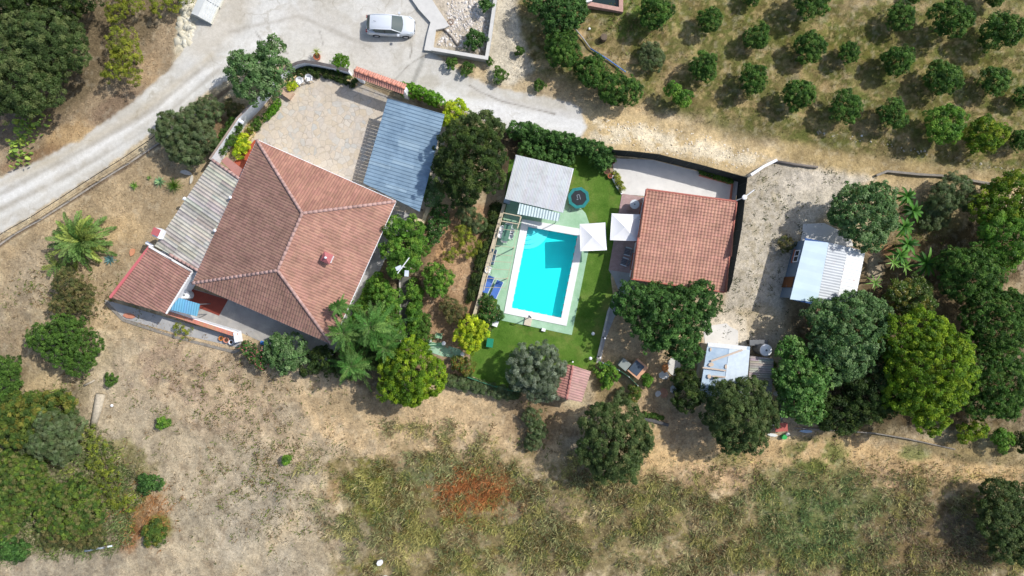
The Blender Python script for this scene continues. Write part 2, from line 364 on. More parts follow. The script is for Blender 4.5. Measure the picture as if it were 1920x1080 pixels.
# --- made surfaces: soft edged concrete road and yard
ROADP = [(-80,372),(0,332),(60,308),(150,262),(240,200),(320,130),(352,80),(372,20),(385,-60),(800,-60),(815,40),(806,96),(830,112),(870,140),(940,165),(1000,178),(1070,190),(1090,205),(1098,240),(1085,262),(1000,250),(940,238),(880,215),(835,200),(770,170),(655,140),(545,118),(440,140),(400,166),(292,246),(200,312),(110,372),(0,436),(-80,480)]
roadm = 1-sstep(-5, 5, poly_sd(ROADP, X, Y)+wa*5+wb*3)
rc = np.ones(X.shape+(3,))*L3(208,204,194)
for m_, c_ in ((sstep(0.45,0.65,n1)*0.6,(220,218,212)), (sstep(0.5,0.62,n4)*0.5,(192,184,168)), (sstep(0.55,0.66,n2)*0.35,(182,174,158))):
    rc = rc*(1-m_[...,None])+L3(*c_)*m_[...,None]
def rline(pts, wd, c, f, wp, k):
    global rc
    m = (1-sstep(-f, f, line_sd(pts, X, Y)-wd/2+wa*wp))*k; rc = rc*(1-m[..., None])+L3(*c)*m[..., None]
rline([(0,345),(100,300),(260,215),(400,100)], 12, (196,182,156), 8, 6, 0.5)
rline([(-40,398),(120,315),(270,225),(380,140),(520,60)], 10, (232,230,224), 8, 4, 0.8)
rline([(-40,425),(120,345),(280,240),(400,150)], 10, (226,224,216), 6, 4, 0.7)
rline([(380,90),(440,40),(460,-20)], 40, (200,190,172), 16, 8, 0.6)
rline([(820,185),(960,215),(1090,240)], 34, (232,231,228), 10, 8, 0.9)
rline([(880,165),(980,200),(1080,215)], 10, (206,202,196), 6, 5, 0.5)
rline([(560,40),(700,110)], 70, (214,208,198), 24, 12, 0.5)
rline([(796,100),(786,128),(772,162)], 9, (150,148,140), 3, 2, 0.6)
for cr in ([(760,128),(775,116),(796,104)], [(740,150),(752,138),(760,128)], [(770,80),(772,96),(768,110)], [(480,60),(500,90),(540,100)], [(600,60),(606,84)], [(880,160),(900,172),(940,190),(1000,204),(1040,214)]):
    rline(cr, 1.8, (118,110,98), 2, 2, 0.8)
for cr in ([(-40,385),(120,300),(280,210),(400,110)], [(-40,412),(130,328),(290,235),(410,130)], [(430,60),(560,30),(700,90)]):
    rline(cr, 6, (168,160,146), 4, 4, 0.5)
blend(roadm, rc)
hard = np.minimum.reduce([poly_sd(ROADP, X, Y),
    poly_sd([(515,150),(560,115),(760,160),(835,205),(815,400),(700,500),(620,690),(440,640),(200,560),(285,450),(400,295)], X, Y),
    poly_sd([(900,300),(1080,270),(1140,285),(1400,325),(1370,560),(1150,580),(1120,700),(1050,750),(930,740),(870,700),(880,600)], X, Y),
    poly_sd([(1300,630),(1450,640),(1450,760),(1300,760)], X, Y), poly_sd([(1470,430),(1630,430),(1630,580),(1470,580)], X, Y),
    poly_sd([(790,0),(935,0),(918,118),(800,110)], X, Y)])
wild = sstep(5, 60, hard)
ZZ = wild*((fbm(X, Y, 1/120, 81, 4)-0.5)*0.7+(n2-0.5)*0.16+(n3-0.5)*0.08)
ZZ = np.where(hard < 5, 0, ZZ)
# pool pit
POOLW = [(989,424),(1084,441),(1053,597),(958,578)]
GR = N('ground'); c = GR.attr()
f1 = GR.noise(4.0, 6, 0.75); f2 = GR.noise(14, 4, 0.7)
c2 = GR.mix(c, GR.ramp(f1, [(0.34, (0.7,0.685,0.66)), (0.5, (1.0,)*3), (0.66, (1.24,1.23,1.2))]), 1.0, 'MULTIPLY')
c2 = GR.mix(c2, GR.ramp(f2, [(0.3, (0.72,)*3), (0.7, (1.22,)*3)]), 1.0, 'MULTIPLY')
GR.bsdf(c2, 0.95, 0, (GR.noise(6, 6, 0.75), 0.7, 0.12), 0.1)
RD = N('road_concrete'); c = RD.attr()
c2 = RD.mix(c, RD.ramp(RD.noise(3.0, 7, 0.7), [(0.3, (0.86,0.85,0.83)), (0.7, (1.08,)*3)]), 1.0, 'MULTIPLY')
c2 = RD.mix(c2, RD.ramp(RD.noise(18, 3, 0.7), [(0.3, (0.88,)*3), (0.7, (1.08,)*3)]), 1.0, 'MULTIPLY')
vo = RD.n('ShaderNodeTexVoronoi', feature='DISTANCE_TO_EDGE'); vo.inputs['Scale'].default_value = 0.42
wn = RD.n('ShaderNodeTexNoise'); wn.inputs['Scale'].default_value = 1.3; wn.inputs['Detail'].default_value = 4; RD.l(RD.geo.outputs['Position'], wn.inputs['Vector'])
ad = RD.n('ShaderNodeVectorMath', operation='ADD'); RD.l(RD.geo.outputs['Position'], ad.inputs[0]); RD.l(wn.outputs['Color'], ad.inputs[1]); RD.l(ad.outputs[0], vo.inputs['Vector'])
crk = RD.ramp(vo.outputs[0], [(0.0, (0.8,0.78,0.74)), (0.035, (1,1,1))])
msk = RD.ramp(RD.noise(0.25, 2, 0.5), [(0.5, (0,0,0)), (0.62, (1,1,1))])
c2 = RD.mix(c2, RD.mix(c2, crk, 1.0, 'MULTIPLY'), msk)
RD.bsdf(c2, 0.9, 0, (RD.noise(9, 5, 0.7), 0.3, 0.05), 0.15)
fo = sstep(0, 1.5, np.maximum(np.abs(GX)-48.9, np.abs(GY)-28.5)); ZZ = ZZ*(1-fo)
ny, nx = X.shape
mm = fbm(X, Y, 1/16, 201, 4, .6); m3 = fbm(X, Y, 1/45, 231, 3, .55)
mot = (0.86+0.24*sstep(.3, .68, mm))*(0.9+0.2*sstep(.35, .63, m3)); soft = np.where(roadm > .5, 1+(mot-1)*.22, 1+(mot-1)*.95)
COL = COL*soft[..., None]*np.where(roadm[..., None] > .5, 1.0, np.array([1.03, 1.0, .93]))
br_ = (sstep(.6, .72, fbm(X, Y, 1/9, 251, 3))*.18*(1-roadm))[..., None]; COL = COL*(1-br_)+L3(222, 208, 178)*br_
idx = np.arange(ny*nx).reshape(ny, nx)
Q = np.stack([idx[:-1, :-1], idx[:-1, 1:], idx[1:, 1:], idx[1:, :-1]], -1).reshape(-1, 4)
def fmean(A): return (A[:-1, :-1]+A[:-1, 1:]+A[1:, 1:]+A[1:, :-1]).reshape(-1)/4
pit = np.maximum(poly_sd(POOLW, X, Y), -1e9); pit2 = poly_sd([(1104,-60),(1158,-60),(1157,17),(1104,7)], X, Y)
fp = fmean(pit); fp2 = fmean(pit2)
V = np.stack([GX, GY, ZZ], -1).reshape(-1, 3)
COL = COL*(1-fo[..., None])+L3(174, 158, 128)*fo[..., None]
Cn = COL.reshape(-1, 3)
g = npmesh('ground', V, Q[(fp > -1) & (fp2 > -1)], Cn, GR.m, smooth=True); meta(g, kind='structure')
rm = fmean(roadm) > 0.35
Qr = Q[rm]; used = np.unique(Qr); remap = np.full(len(V), -1); remap[used] = np.arange(len(used))
Vr = V[used].copy(); Vr[:, 2] += 0.015
rd = npmesh('road', Vr, remap[Qr], Cn[used], RD.m, smooth=True); meta(rd, kind='structure')
def samp(A, x, y):
    i = np.clip(np.searchsorted(gy, y)-1, 0, ny-2); j = np.clip(np.searchsorted(gx, x)-1, 0, nx-2); return A[i, j]
def zat(px, py):
    p = W(px, py); return float(samp(ZZ, np.array([p.x]), np.array([p.y]))[0])
# ------------------------------------------------------------------ flat made surfaces
def sheet(name, ptspx, z, m, hole=None, kind='structure', thick=0.0):
    bm = bmesh.new(); loops = [[W(*p) for p in ptspx]]
    if hole: loops.append([W(*p) for p in hole])
    es = []
    for L in loops:
        vs = [bm.verts.new((p.x, p.y, z)) for p in L]
        es += [bm.edges.new((vs[i], vs[(i+1) % len(vs)])) for i in range(len(vs))]
    bmesh.ops.triangle_fill(bm, edges=es, use_beauty=True)
    for f in bm.faces:
        if f.normal.z < 0: f.normal_flip()
    be = [e for e in bm.edges if len(e.link_faces) == 1]
    if thick:
        r = bmesh.ops.extrude_edge_only(bm, edges=be)
        for v in [x for x in r['geom'] if isinstance(x, bmesh.types.BMVert)]: v.co.z -= thick
    me = bpy.data.meshes.new(name); bm.to_mesh(me); bm.free(); me.materials.append(m)
    o = bpy.data.objects.new(name, me); sc.collection.objects.link(o)
    if kind: o['kind'] = kind
    return o
# crazy paving
n = N('crazy_paving')
wn = n.n('ShaderNodeTexNoise'); wn.inputs['Scale'].default_value = 2.0; n.l(n.geo.outputs['Position'], wn.inputs['Vector'])
mx = n.n('ShaderNodeVectorMath', operation='MULTIPLY_ADD'); n.l(wn.outputs['Color'], mx.inputs[0]); mx.inputs[1].default_value = (0.25,)*3; n.l(n.geo.outputs['Position'], mx.inputs[2])
v1 = n.n('ShaderNodeTexVoronoi', feature='DISTANCE_TO_EDGE'); v1.inputs['Scale'].default_value = 2.0; n.l(mx.outputs[0], v1.inputs['Vector'])
v2 = n.n('ShaderNodeTexVoronoi', feature='F1'); v2.inputs['Scale'].default_value = 2.0; n.l(mx.outputs[0], v2.inputs['Vector'])
sep = n.n('ShaderNodeSeparateColor'); n.l(v2.outputs['Color'], sep.inputs[0])
st = n.ramp(sep.outputs[0], [(0.0, s(204,194,180)), (0.3, s(212,198,178)), (0.55, s(207,192,168)), (0.8, s(215,204,187)), (1.0, s(194,192,184))])
st = n.mix(st, n.ramp(n.noise(5, 5, 0.7), [(0.3, (0.88,)*3), (0.7, (1.06,)*3)]), 1.0, 'MULTIPLY')
jm = n.ramp(v1.outputs[0], [(0.02, (1, 1, 1)), (0.07, (0, 0, 0))])
cc = n.mix(st, s(166,154,138), n.mix(jm, n.ramp(n.noise(0.9, 3, 0.6), [(0.35, (0.1,)*3), (0.65, (0.75,)*3)]), 1.0, 'MULTIPLY'))
cc = n.mix(cc, s(168,160,148), n.ramp(n.noise(0.35, 4, 0.6), [(0.5, (0,0,0)), (0.75, (0.5,)*3)]))
n.bsdf(cc, 0.85, 0, (v1.outputs[0], 0.2, 0.05), 0.2); PAVE = n.m
sheet('courtyard_paving', [(470,262),(520,190),(530,160),(560,140),(600,138),(660,150),(740,185),(800,205),(838,215),(822,400),(795,420),(740,440),(640,640),(560,500),(450,330)], 0.03, PAVE, thick=0.05)
# lawn
n = N('lawn_grass')
lc = n.ramp(n.noise(0.5, 5, 0.65), [(0.25, s(64,100,30)), (0.42, s(86,122,44)), (0.58, s(102,134,54)), (0.75, s(134,150,78))])
lc = n.mix(lc, n.ramp(n.noise(12, 4, 0.75), [(0.3, (0.68,)*3), (0.7, (1.25,)*3)]), 1.0, 'MULTIPLY')
lc = n.mix(lc, s(150,142,84), n.ramp(n.noise(0.32, 4, 0.6), [(0.5, (0,0,0)), (0.72, (0.7,)*3)]))
n.bsdf(lc, 0.9, 0, (n.noise(30, 4, 0.8), 0.8, 0.06), 0.1); LAWN = n.m
sheet('lawn', [(955,300),(1085,275),(1140,300),(1148,335),(1167,365),(1145,520),(1150,560),(1125,655),(1115,690),(1050,742),(940,728),(885,705),(880,650),(905,560),(940,420)], 0.02, LAWN, hole=POOLW, thick=0.04)
n = N('green_deck')
dc = n.ramp(n.noise(0.8, 6, 0.65), [(0.3, s(150,190,152)), (0.5, s(164,202,166)), (0.7, s(184,214,186))])
dc = n.mix(dc, n.ramp(n.noise(10, 4, 0.7), [(0.3, (0.9,)*3), (0.7, (1.06,)*3)]), 1.0, 'MULTIPLY')
n.bsdf(dc, 0.7, 0, None, 0.3); DECK = n.m
sheet('pool_deck', [(928,598),(1072,628),(1103,471),(1105,420),(1098,400),(1085,386),(1072,378),(1060,330),(970,310),(950,385),(938,430),(912,525),(906,550),(933,562)], 0.06, DECK, hole=POOLW, thick=0.06)
TCONC = mat('terrace_concrete', s(226,222,214), 0.85, var=0.1, scale=1.2, dirt=(s(180,176,164), 2.5, 0.6, 0.85))
sheet('terrace', [(1148,297),(1225,300),(1388,342),(1376,382),(1212,368),(1166,364),(1152,335)], 0.05, TCONC, thick=0.06)
n = N('pink_paving'); br = n.n('ShaderNodeTexBrick'); br.inputs['Scale'].default_value = 2.4; n.l(n.geo.outputs['Position'], br.inputs['Vector'])
br.inputs['Color1'].default_value = (*s(192,164,158), 1); br.inputs['Color2'].default_value = (*s(180,150,146), 1); br.inputs['Mortar'].default_value = (*s(160,136,130), 1); br.inputs['Mortar Size'].default_value = 0.015
n.bsdf(n.mix(br.outputs[0], n.ramp(n.noise(2, 5, .6), [(0.3, (0.85,)*3), (0.7, (1.1,)*3)]), 1.0, 'MULTIPLY'), 0.8, 0, None, 0.2); PINK = n.m
sheet('terrace_paving', [(1166,363),(1215,371),(1192,514),(1141,506)], 0.065, PINK, thick=0.07)
GCONC = mat('grey_concrete', s(178,176,172), 0.9, var=0.16, scale=1.2, dirt=(s(130,124,114), 2.0, 0.55, 0.8))
sheet('side_path', [(1141,506),(1192,514),(1190,540),(1175,556),(1160,545),(1150,520)], 0.04, GCONC, thick=0.05)
sheet('garden_path', [(1148,560),(1160,545),(1170,556),(1150,600),(1134,640),(1126,680),(1118,680),(1126,640),(1138,600)], 0.028, GCONC, thick=0.05)
sheet('back_patio', [(360,540),(470,575),(640,650),(600,690),(455,625),(330,588)], 0.03, mat('patio_grey', s(168,164,158), 0.9, var=0.2, scale=0.8, dirt=(s(205,196,180), 1.0, 0.5, 0.8)), thick=0.04)
sheet('red_patio', [(355,540),(428,562),(411,592),(372,577),(352,566)], 0.045, mat('red_floor', s(140,66,52), 0.7, var=0.15), thick=0.05)
sheet('porch_floor', [(432,310),(455,290),(478,262),(486,275),(455,340),(430,345)], 0.05, mat('porch_red', s(178,88,62), 0.7, var=0.12), thick=0.05)
sheet('lower_walkway', [(196,562),(232,572),(330,600),(455,636),(450,652),(330,625),(230,597)], 0.03, GCONC, thick=0.04)
sheet('side_walk', [(735,395),(775,400),(765,440),(720,490),(690,560),(640,650),(615,660),(660,560)], 0.045, GCONC, thick=0.05)
sheet('garden_steps', [(752,520),(770,520),(768,650),(752,648)], 0.03, mat('dark_slab', s(112,112,104), 0.9, var=0.3, scale=2.4), thick=0.04)
sheet('green_path', [(786,637),(830,645),(862,655),(872,664),(866,672),(830,668),(800,658),(782,645)], 0.05, DECK, thick=0.06)
sheet('shed_apron', [(1506,420),(1545,418),(1590,440),(1602,462),(1500,460)], 0.03, TCONC, thick=0.04)
sheet('shed_yard_slabs', [(1318,612),(1362,606),(1368,612),(1384,620),(1384,650),(1322,646)], 0.03, TCONC, thick=0.04)
# ------------------------------------------------------------------ roofs
R = random.Random(5)
def clipv(P, u):
    vs = []
    for i in range(len(P)):
        (a, b), (c, d) = P[i], P[(i+1) % len(P)]
        if abs(a-c) < 1e-9: continue
        t = (u-a)/(c-a)
        if -1e-6 <= t <= 1+1e-6: vs.append(b+t*(d-b))
    return (min(vs), max(vs)) if len(vs) > 1 else None
def roof_sheet(mb, pts, pitch, amp, course, colf, seg=4, step=0.03, prof='tile', lift=0.03):
    """pts[0]->pts[1] is the eave; columns run up the slope"""
    P3 = [Vector(p) for p in pts]; o = P3[0]; U = (P3[1]-o).normalized()
    m = sum(P3[2:], Vector())/len(P3[2:])-o; nrm = U.cross(m).normalized()
    if nrm.z < 0: nrm = -nrm
    Vd = nrm.cross(U).normalized()
    if Vd.dot(m) < 0: Vd = -Vd
    P = [((p-o).dot(U), (p-o).dot(Vd)) for p in P3]
    u0 = min(p[0] for p in P); u1 = max(p[0] for p in P); nc = max(1, int(round((u1-u0)/pitch))); pw = (u1-u0)/nc
    vmaxall = max(p[1] for p in P); vminall = min(p[1] for p in P); K = int(math.ceil((vmaxall-vminall)/course))
    def prf(t):
        if prof == 'tile': return amp*(math.sin(PI*t/0.62) if t < 0.62 else -0.35*math.sin(PI*(t-0.62)/0.38))
        if prof == 'wave': return amp*0.5*(1+math.cos(2*PI*t))
        return amp*(1 if 0.0 <= t < 0.26 else 0)
    for c in range(nc):
        for k in range(K):
            col = colf(c, k)
            for q in range(seg):
                ua = u0+pw*(c+q/seg); ub = u0+pw*(c+(q+1)/seg)
                ca = clipv(P, min(max(ua, u0+1e-4), u1-1e-4)); cb = clipv(P, min(max(ub, u0+1e-4), u1-1e-4))
                if not ca or not cb: continue
                v0 = vminall+k*course; v1 = v0+course
                a0, a1 = min(max(v0, ca[0]), ca[1]), min(max(v1, ca[0]), ca[1]); b0, b1 = min(max(v0, cb[0]), cb[1]), min(max(v1, cb[0]), cb[1])
                if a1-a0 < 1e-4 and b1-b0 < 1e-4: continue
                za, zb = prf(q/seg)+lift, prf((q+1)/seg if q < seg-1 else 0.9999 if prof != 'wave' else 0)+lift
                def pt(u, v, z): 
                    f = (v-v0)/course; return tuple(o+U*u+Vd*v+nrm*(z+step*(1-f)))
                mb.quad(pt(ua, a0, za), pt(ub, b0, zb), pt(ub, b1, zb), pt(ua, a1, za), col)
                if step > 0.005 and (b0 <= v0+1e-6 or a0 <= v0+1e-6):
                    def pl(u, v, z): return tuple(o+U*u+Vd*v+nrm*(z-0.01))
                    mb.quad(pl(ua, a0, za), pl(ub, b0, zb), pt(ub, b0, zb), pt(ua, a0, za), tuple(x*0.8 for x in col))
def ridge(mb, a, b, r, col, n=None):
    a = Vector(a); b = Vector(b); L = (b-a).length; n = n or int(L/0.4); d = (b-a)/n
    for i in range(n):
        p = a+d*i; q = a+d*(i+1.08); k = 1+R.uniform(-.12, .12)
        mb.tube([p, q], [r*1.12, r*0.95], 8, tuple(c*k for c in col))
def tcol(base, j=0.13):
    def f(c, k):
        q = 1+R.uniform(-j, j); return (base[0]*q, base[1]*q*(1+R.uniform(-.04, .04)), base[2]*q)
    return f
def lerp(a, b, t): return Vector(a)*(1-t)+Vector(b)*t
def inset(pts, d):
    c = sum((Vector(p) for p in pts), Vector())/len(pts); out = []
    for p in pts:
        v = Vector(p)-c; out.append(Vector(p)-Vector((v.x, v.y, 0)).normalized()*d)
    return out
def windows(root, p, q, zs, ws, n, frame=WHITE, door=None):
    """windows along the wall p->q (world 2d, outside on the right of p->q)"""
    p = Vector((p[0], p[1], 0)); q = Vector((q[0], q[1], 0)); d = (q-p).normalized(); nr = Vector((d.y, -d.x, 0)); rz = math.atan2(d.y, d.x); L = (q-p).length
    for i in range(n):
        t = (i+0.6)/(n+0.2); c = p+d*L*t
        if door is not None and i == door:
            m = MB(); m.box(c+nr*0.03+Vector((0, 0, 1.05)), (0.95, 0.08, 2.1), rz, s(120, 80, 50)); dd = m.build('door', PAINT, root)
            m = MB(); m.box(c+nr*0.1+d*0.36+Vector((0, 0, 1.05)), (0.1, 0.06, 0.04), rz); m.build('handle', GREYM, dd); continue
        m = MB(); z = zs[0]+zs[1]/2
        m.box(c+nr*0.02+Vector((0, 0, z)), (ws, 0.05, zs[1]), rz, s(40, 50, 58)); wd = m.build('window', GLASS, root)
        m = MB()
        for sx in (-1, 0, 1): m.box(c+nr*0.035+d*sx*ws/2+Vector((0, 0, z)), (0.07, 0.09, zs[1]+0.07), rz)
        for sz in (-1, 1): m.box(c+nr*0.037+Vector((0, 0, z+sz*zs[1]/2)), (ws+0.07, 0.092, 0.07), rz)
        m.build('frame', frame, wd)
        m = MB(); m.box(c+nr*0.09+Vector((0, 0, zs[0]-0.07)), (ws+0.2, 0.2, 0.06), rz); m.build('sill', TERR, wd)
GLASS = mat('window_glass', s(50, 62, 70), 0.08, 0.0, var=0.05, spec=0.8)
# ---- main house
HE, HR = 2.9, 4.75
A, B, C, D = W(482,263,HE), W(742,378,HE), W(622,645,HE), W(361,531,HE)
R1, R2 = W(567,400,HR), W(521,507,HR)
hc = (A+B+C+D)/4
house = thing('villa', 'largest house of all, square, with dusty red tiled hip roof, beside the stone paved courtyard', 'house', (hc.x, hc.y, 0))
wp = inset([A, B, C, D], 0.75)
MB().prism([(p.x, p.y) for p in wp], 0.0, HE-0.06).build('wall', WHITE, house)
TC1 = s(182, 136, 122); TC2 = s(196, 140, 124)
m = MB()
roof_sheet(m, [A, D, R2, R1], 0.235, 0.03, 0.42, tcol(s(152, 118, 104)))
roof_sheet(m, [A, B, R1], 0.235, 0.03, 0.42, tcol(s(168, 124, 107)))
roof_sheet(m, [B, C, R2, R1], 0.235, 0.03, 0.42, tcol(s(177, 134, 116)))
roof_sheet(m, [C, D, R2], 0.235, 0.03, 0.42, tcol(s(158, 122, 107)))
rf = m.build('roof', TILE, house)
m = MB(); m.slab([A, B, C, D], 0.12); m.build('eaves_slab', WHITE, rf)
m = MB(); RC = s(190, 156, 146)
up = Vector((0, 0, 0.05))
for a, b in ((A, R1), (B, R1), (C, R2), (D, R2), (R1, R2)): ridge(m, a+up, b+up, 0.13, RC)
m.build('ridge_tiles', TILE, rf, smooth=True)
m = MB()
for a, b in ((A, D), (A, B)): m.tube([a+Vector((0, 0, -0.02)), b+Vector((0, 0, -0.02))], 0.07, 6)
for a, b in ((B, C), (C, D)): m.tube([a+Vector((0, 0, -0.05)), b+Vector((0, 0, -0.05))], 0.05, 6)
m.build('gutter', WHITE, house)
cc_ = W(616, 484, 4.0); rzh = math.atan2((B-A).y, (B-A).x)
m = MB(); m.box(cc_+Vector((0, 0, -0.1)), (0.62, 0.62, 1.1), rzh); ch = m.build('chimney', WHITE, rf)
m = MB(); m.box(cc_+Vector((0, 0, 0.5)), (0.78, 0.78, 0.08), rzh, s(214, 160, 150)); t4 = [cc_+Matrix.Rotation(rzh, 3, 'Z') @ Vector((x*0.42, y*0.42, 0.54)) for x, y in ((-1,-1),(1,-1),(1,1),(-1,1))]
m.add([*t4, cc_+Vector((0, 0, 0.88))], [(0,1,4),(1,2,4),(2,3,4),(3,0,4)], s(188, 112, 112)); m.build('cap', PAINT, ch)
m = MB(); m.lathe(cc_+Vector((0, 0, 0.8)), [(0.09, 0), (0.09, 0.2), (0.02, 0.24)], 10); m.build('finial', WHITE, ch)
windows(house, (wp[1].x, wp[1].y), (wp[2].x, wp[2].y), (1.0, 1.2), 1.2, 4, door=1)
windows(house, (wp[0].x, wp[0].y), (wp[1].x, wp[1].y), (1.0, 1.2), 1.2, 4, door=2)
windows(house, (wp[2].x, wp[2].y), (wp[3].x, wp[3].y), (1.0, 1.2), 1.2, 4, door=2)
for px, py in ((432,370),(403,432)):
    v = thing('vent_pipe', 'short white vent pipe at the upper end of the grey lean-to' if py < 400 else 'short white vent pipe halfway down the grey lean-to', 'vent pipe', W(px,py,2.6))
    m = MB(); m.tube([W(px,py,2.55), W(px,py,3.25)], 0.07, 8); m.build('pipe', WPLAST, v); m = MB(); m.lathe(W(px,py,3.25), [(0.13, 0), (0.13, 0.06), (0.03, 0.12)], 10); m.build('cap', WPLAST, v)
# ---- grey lean-to
def simple_building(name, label, cat, corners, base_ix, roof_kw, wallmat, ins=0.25, base=True, slabm=None, group=None):
    P = [W(x, y, h) for x, y, h in corners]; c = sum(P, Vector())/len(P)
    root = thing(name, label, cat, (c.x, c.y, 0), 0, group)
    if base:
        q = inset(P, ins); m = MB(); n = len(q); vs = [(p.x, p.y, 0) for p in q]+[(p.x, p.y, p.z-0.3) for p in q]
        m.add(vs, [tuple(range(n, 2*n))]+[(i, (i+1) % n, n+(i+1) % n, n+i) for i in range(n)]); m.build('wall', wallmat, root)
    order = P[base_ix:]+P[:base_ix]
    m = MB(); roof_sheet(m, order, **roof_kw[0]); r = m.build('roof', roof_kw[1], root)
    m = MB(); m.slab([p-Vector((0, 0, .07)) for p in P], 0.06); m.build('roof_edge', slabm or WHITE, r)
    return root, r, P
GREYC = lambda c, k: tuple(x*(1+R.uniform(-.06, .06)) for x in (s(190,184,172) if R.random() < .8 else s(168,162,152)))
FIB = mat('fibre_cement', None, 0.85, var=0.25, scale=0.7, attr=True, dirt=(s(120,116,108), 1.2, 0.5, 0.85))
lt, r_, P = simple_building('lean_to', 'long lean-to under a grey corrugated roof along the left side of the red roofed villa', 'lean-to',
    [(398,300,2.4),(449,335,2.75),(372,507,2.75),(291,461,2.4)], 3, (dict(pitch=0.29, amp=0.075, course=1.8, colf=GREYC, step=0.012, prof='wave'), FIB), WHITE, 0.1)
m = MB(); ridge(m, P[0]+up, P[1]+up, 0.12, RC); m.build('ridge_tiles', TILE, r_, smooth=True); m = MB(); ridge(m, P[2]+up*2, lerp(P[3], P[2], 0.35)+up*2, 0.12, RC); m.build('verge_tiles', TILE, r_, smooth=True)
m = MB(); m.box(W(299,438,2.7)+Vector((0, 0, -0.25)), (0.75, 0.75, 1.0), rzh); ch = m.build('chimney', WHITE, lt)
m = MB(); m.box(W(297,437,3.2)+Vector((-0.2, 0.1, 0.03)), (0.62, 0.62, 0.08), rzh, s(190, 104, 104)); m.build('cap', PAINT, ch)
for px, py in ((345,372),(275,455),(422,223)):
    lab = {345: 'white barrel shaped wall spout beside the upper half of the grey lean-to', 275: 'white barrel shaped spout by the top corner of the small red roofed annex', 422: 'white spout sticking out of the white courtyard wall'}[px]
    t = thing('water_spout', lab, 'spout', W(px,py,1.5)); m = MB(); a = W(px+22 if px == 422 else px, py, 1.6)
    m.tube([a, a+Vector((0.55, -0.35, 0))], [0.15, 0.15], 10); sp = m.build('barrel', WHITE, t); m = MB(); m.tube([a+Vector((-0.06, 0.04, 0)), a], [0.1, 0.19], 10); m.build('rim', WPLAST, sp)
# ---- lower left annex
an, r_, P = simple_building('annex', 'small annex with red tiled roof at the far left end of the villa', 'annex',
    [(281,462,2.5),(361,509,2.6),(313,588,2.5),(208,558,2.38)], 1, (dict(pitch=0.235, amp=0.04, course=0.42, colf=tcol(s(166,126,112))), TILE), WHITE, 0.3)
m = MB(); m.box((P[0]+P[3])/2+Vector((0, 0, 0.06)), ((P[0]-P[3]).length, 0.22, 0.12), math.atan2((P[0]-P[3]).y, (P[0]-P[3]).x), s(205,110,112)); m.build('verge_board', PAINT, an)
m = MB(); m.box((P[0]+P[1])/2+Vector((0, 0, 0.08)), ((P[0]-P[1]).length, 0.16, 0.12), math.atan2((P[1]-P[0]).y, (P[1]-P[0]).x), s(240,236,230)); m.box((P[1]+P[2])/2+Vector((0, 0, 0.05)), ((P[2]-P[1]).length, 0.14, 0.12), math.atan2((P[2]-P[1]).y, (P[2]-P[1]).x), s(240,238,234)); m.build('parapet', PAINT, an)
# ---- blue patch roof, porch roof
t = thing('blue_canopy', 'small light blue corrugated sheet canopy at the corner of the red roofed annex', 'canopy', W(347,575))
BLUE = lambda c, k: tuple(x*(1+R.uniform(-.05, .05)) for x in s(120,182,212))
P = [W(336,558,2.3), W(376,570,2.3), W(370,593,2.1), W(318,580,2.1)]
m = MB(); roof_sheet(m, [P[3], P[2], P[1], P[0]], 0.22, 0.03, 2.0, BLUE, step=0.0, prof='wave'); m.build('sheet', SHEET, t)
for p in inset(P, 0.15): m = MB(); m.tube([(p.x, p.y, 0), (p.x, p.y, p.z-0.02)], 0.04, 6); m.build('post', GREYM, t)
t = thing('porch_roof', 'small flat pinkish brown roof slab between the grey lean-to and the villa', 'porch roof', W(432,318))
m = MB(); m.prism([W(415,302,2.4), W(425,294,2.4), W(456,318,2.4), W(448,334,2.4)], 2.3, 2.42, s(186,134,122)); m.build('slab', PAINT, t)
m = MB(); m.box(W(428,308,1.2)+Vector((0.2, 0, 0)), (0.2, 0.2, 2.28)); m.build('pillar', WHITE, t)
# ---- carport
t = thing('carport', 'open carport with a large blue corrugated metal roof beside the villa', 'carport', W(757,290))
P = [W(727,184,2.55), W(834,215,2.55), W(787,397,2.35), W(681,343,2.35)]
def bcol(c, k):
    q = 1+R.uniform(-.07, .07); b = s(150,176,194) if R.random() < .85 else s(168,192,206); return (b[0]*q, b[1]*q, b[2]*q)
m = MB(); roof_sheet(m, [P[0], P[3], P[2], P[1]], 0.31, 0.05, 1.9, bcol, seg=6, step=0.006, prof='rib')
CSH = mat('blue_sheet', None, 0.45, 0.25, var=0.16, scale=0.5, attr=True, spec=0.4, dirt=(s(84,112,138), 0.45, 0.48, 0.75))
m.build('roof', CSH, t)
for p in inset(P, 0.4): m = MB(); m.box((p.x, p.y, p.z/2-0.08), (0.12, 0.12, p.z-0.16)); m.build('post', GREYM, t)
m = MB()
for a, b in ((0, 1), (1, 2), (2, 3), (3, 0)):
    q = inset(P, 0.4); m.tube([q[a]-Vector((0, 0, .1)), q[b]-Vector((0, 0, .1))], 0.06, 4)
m.build('beams', GREYM, t)
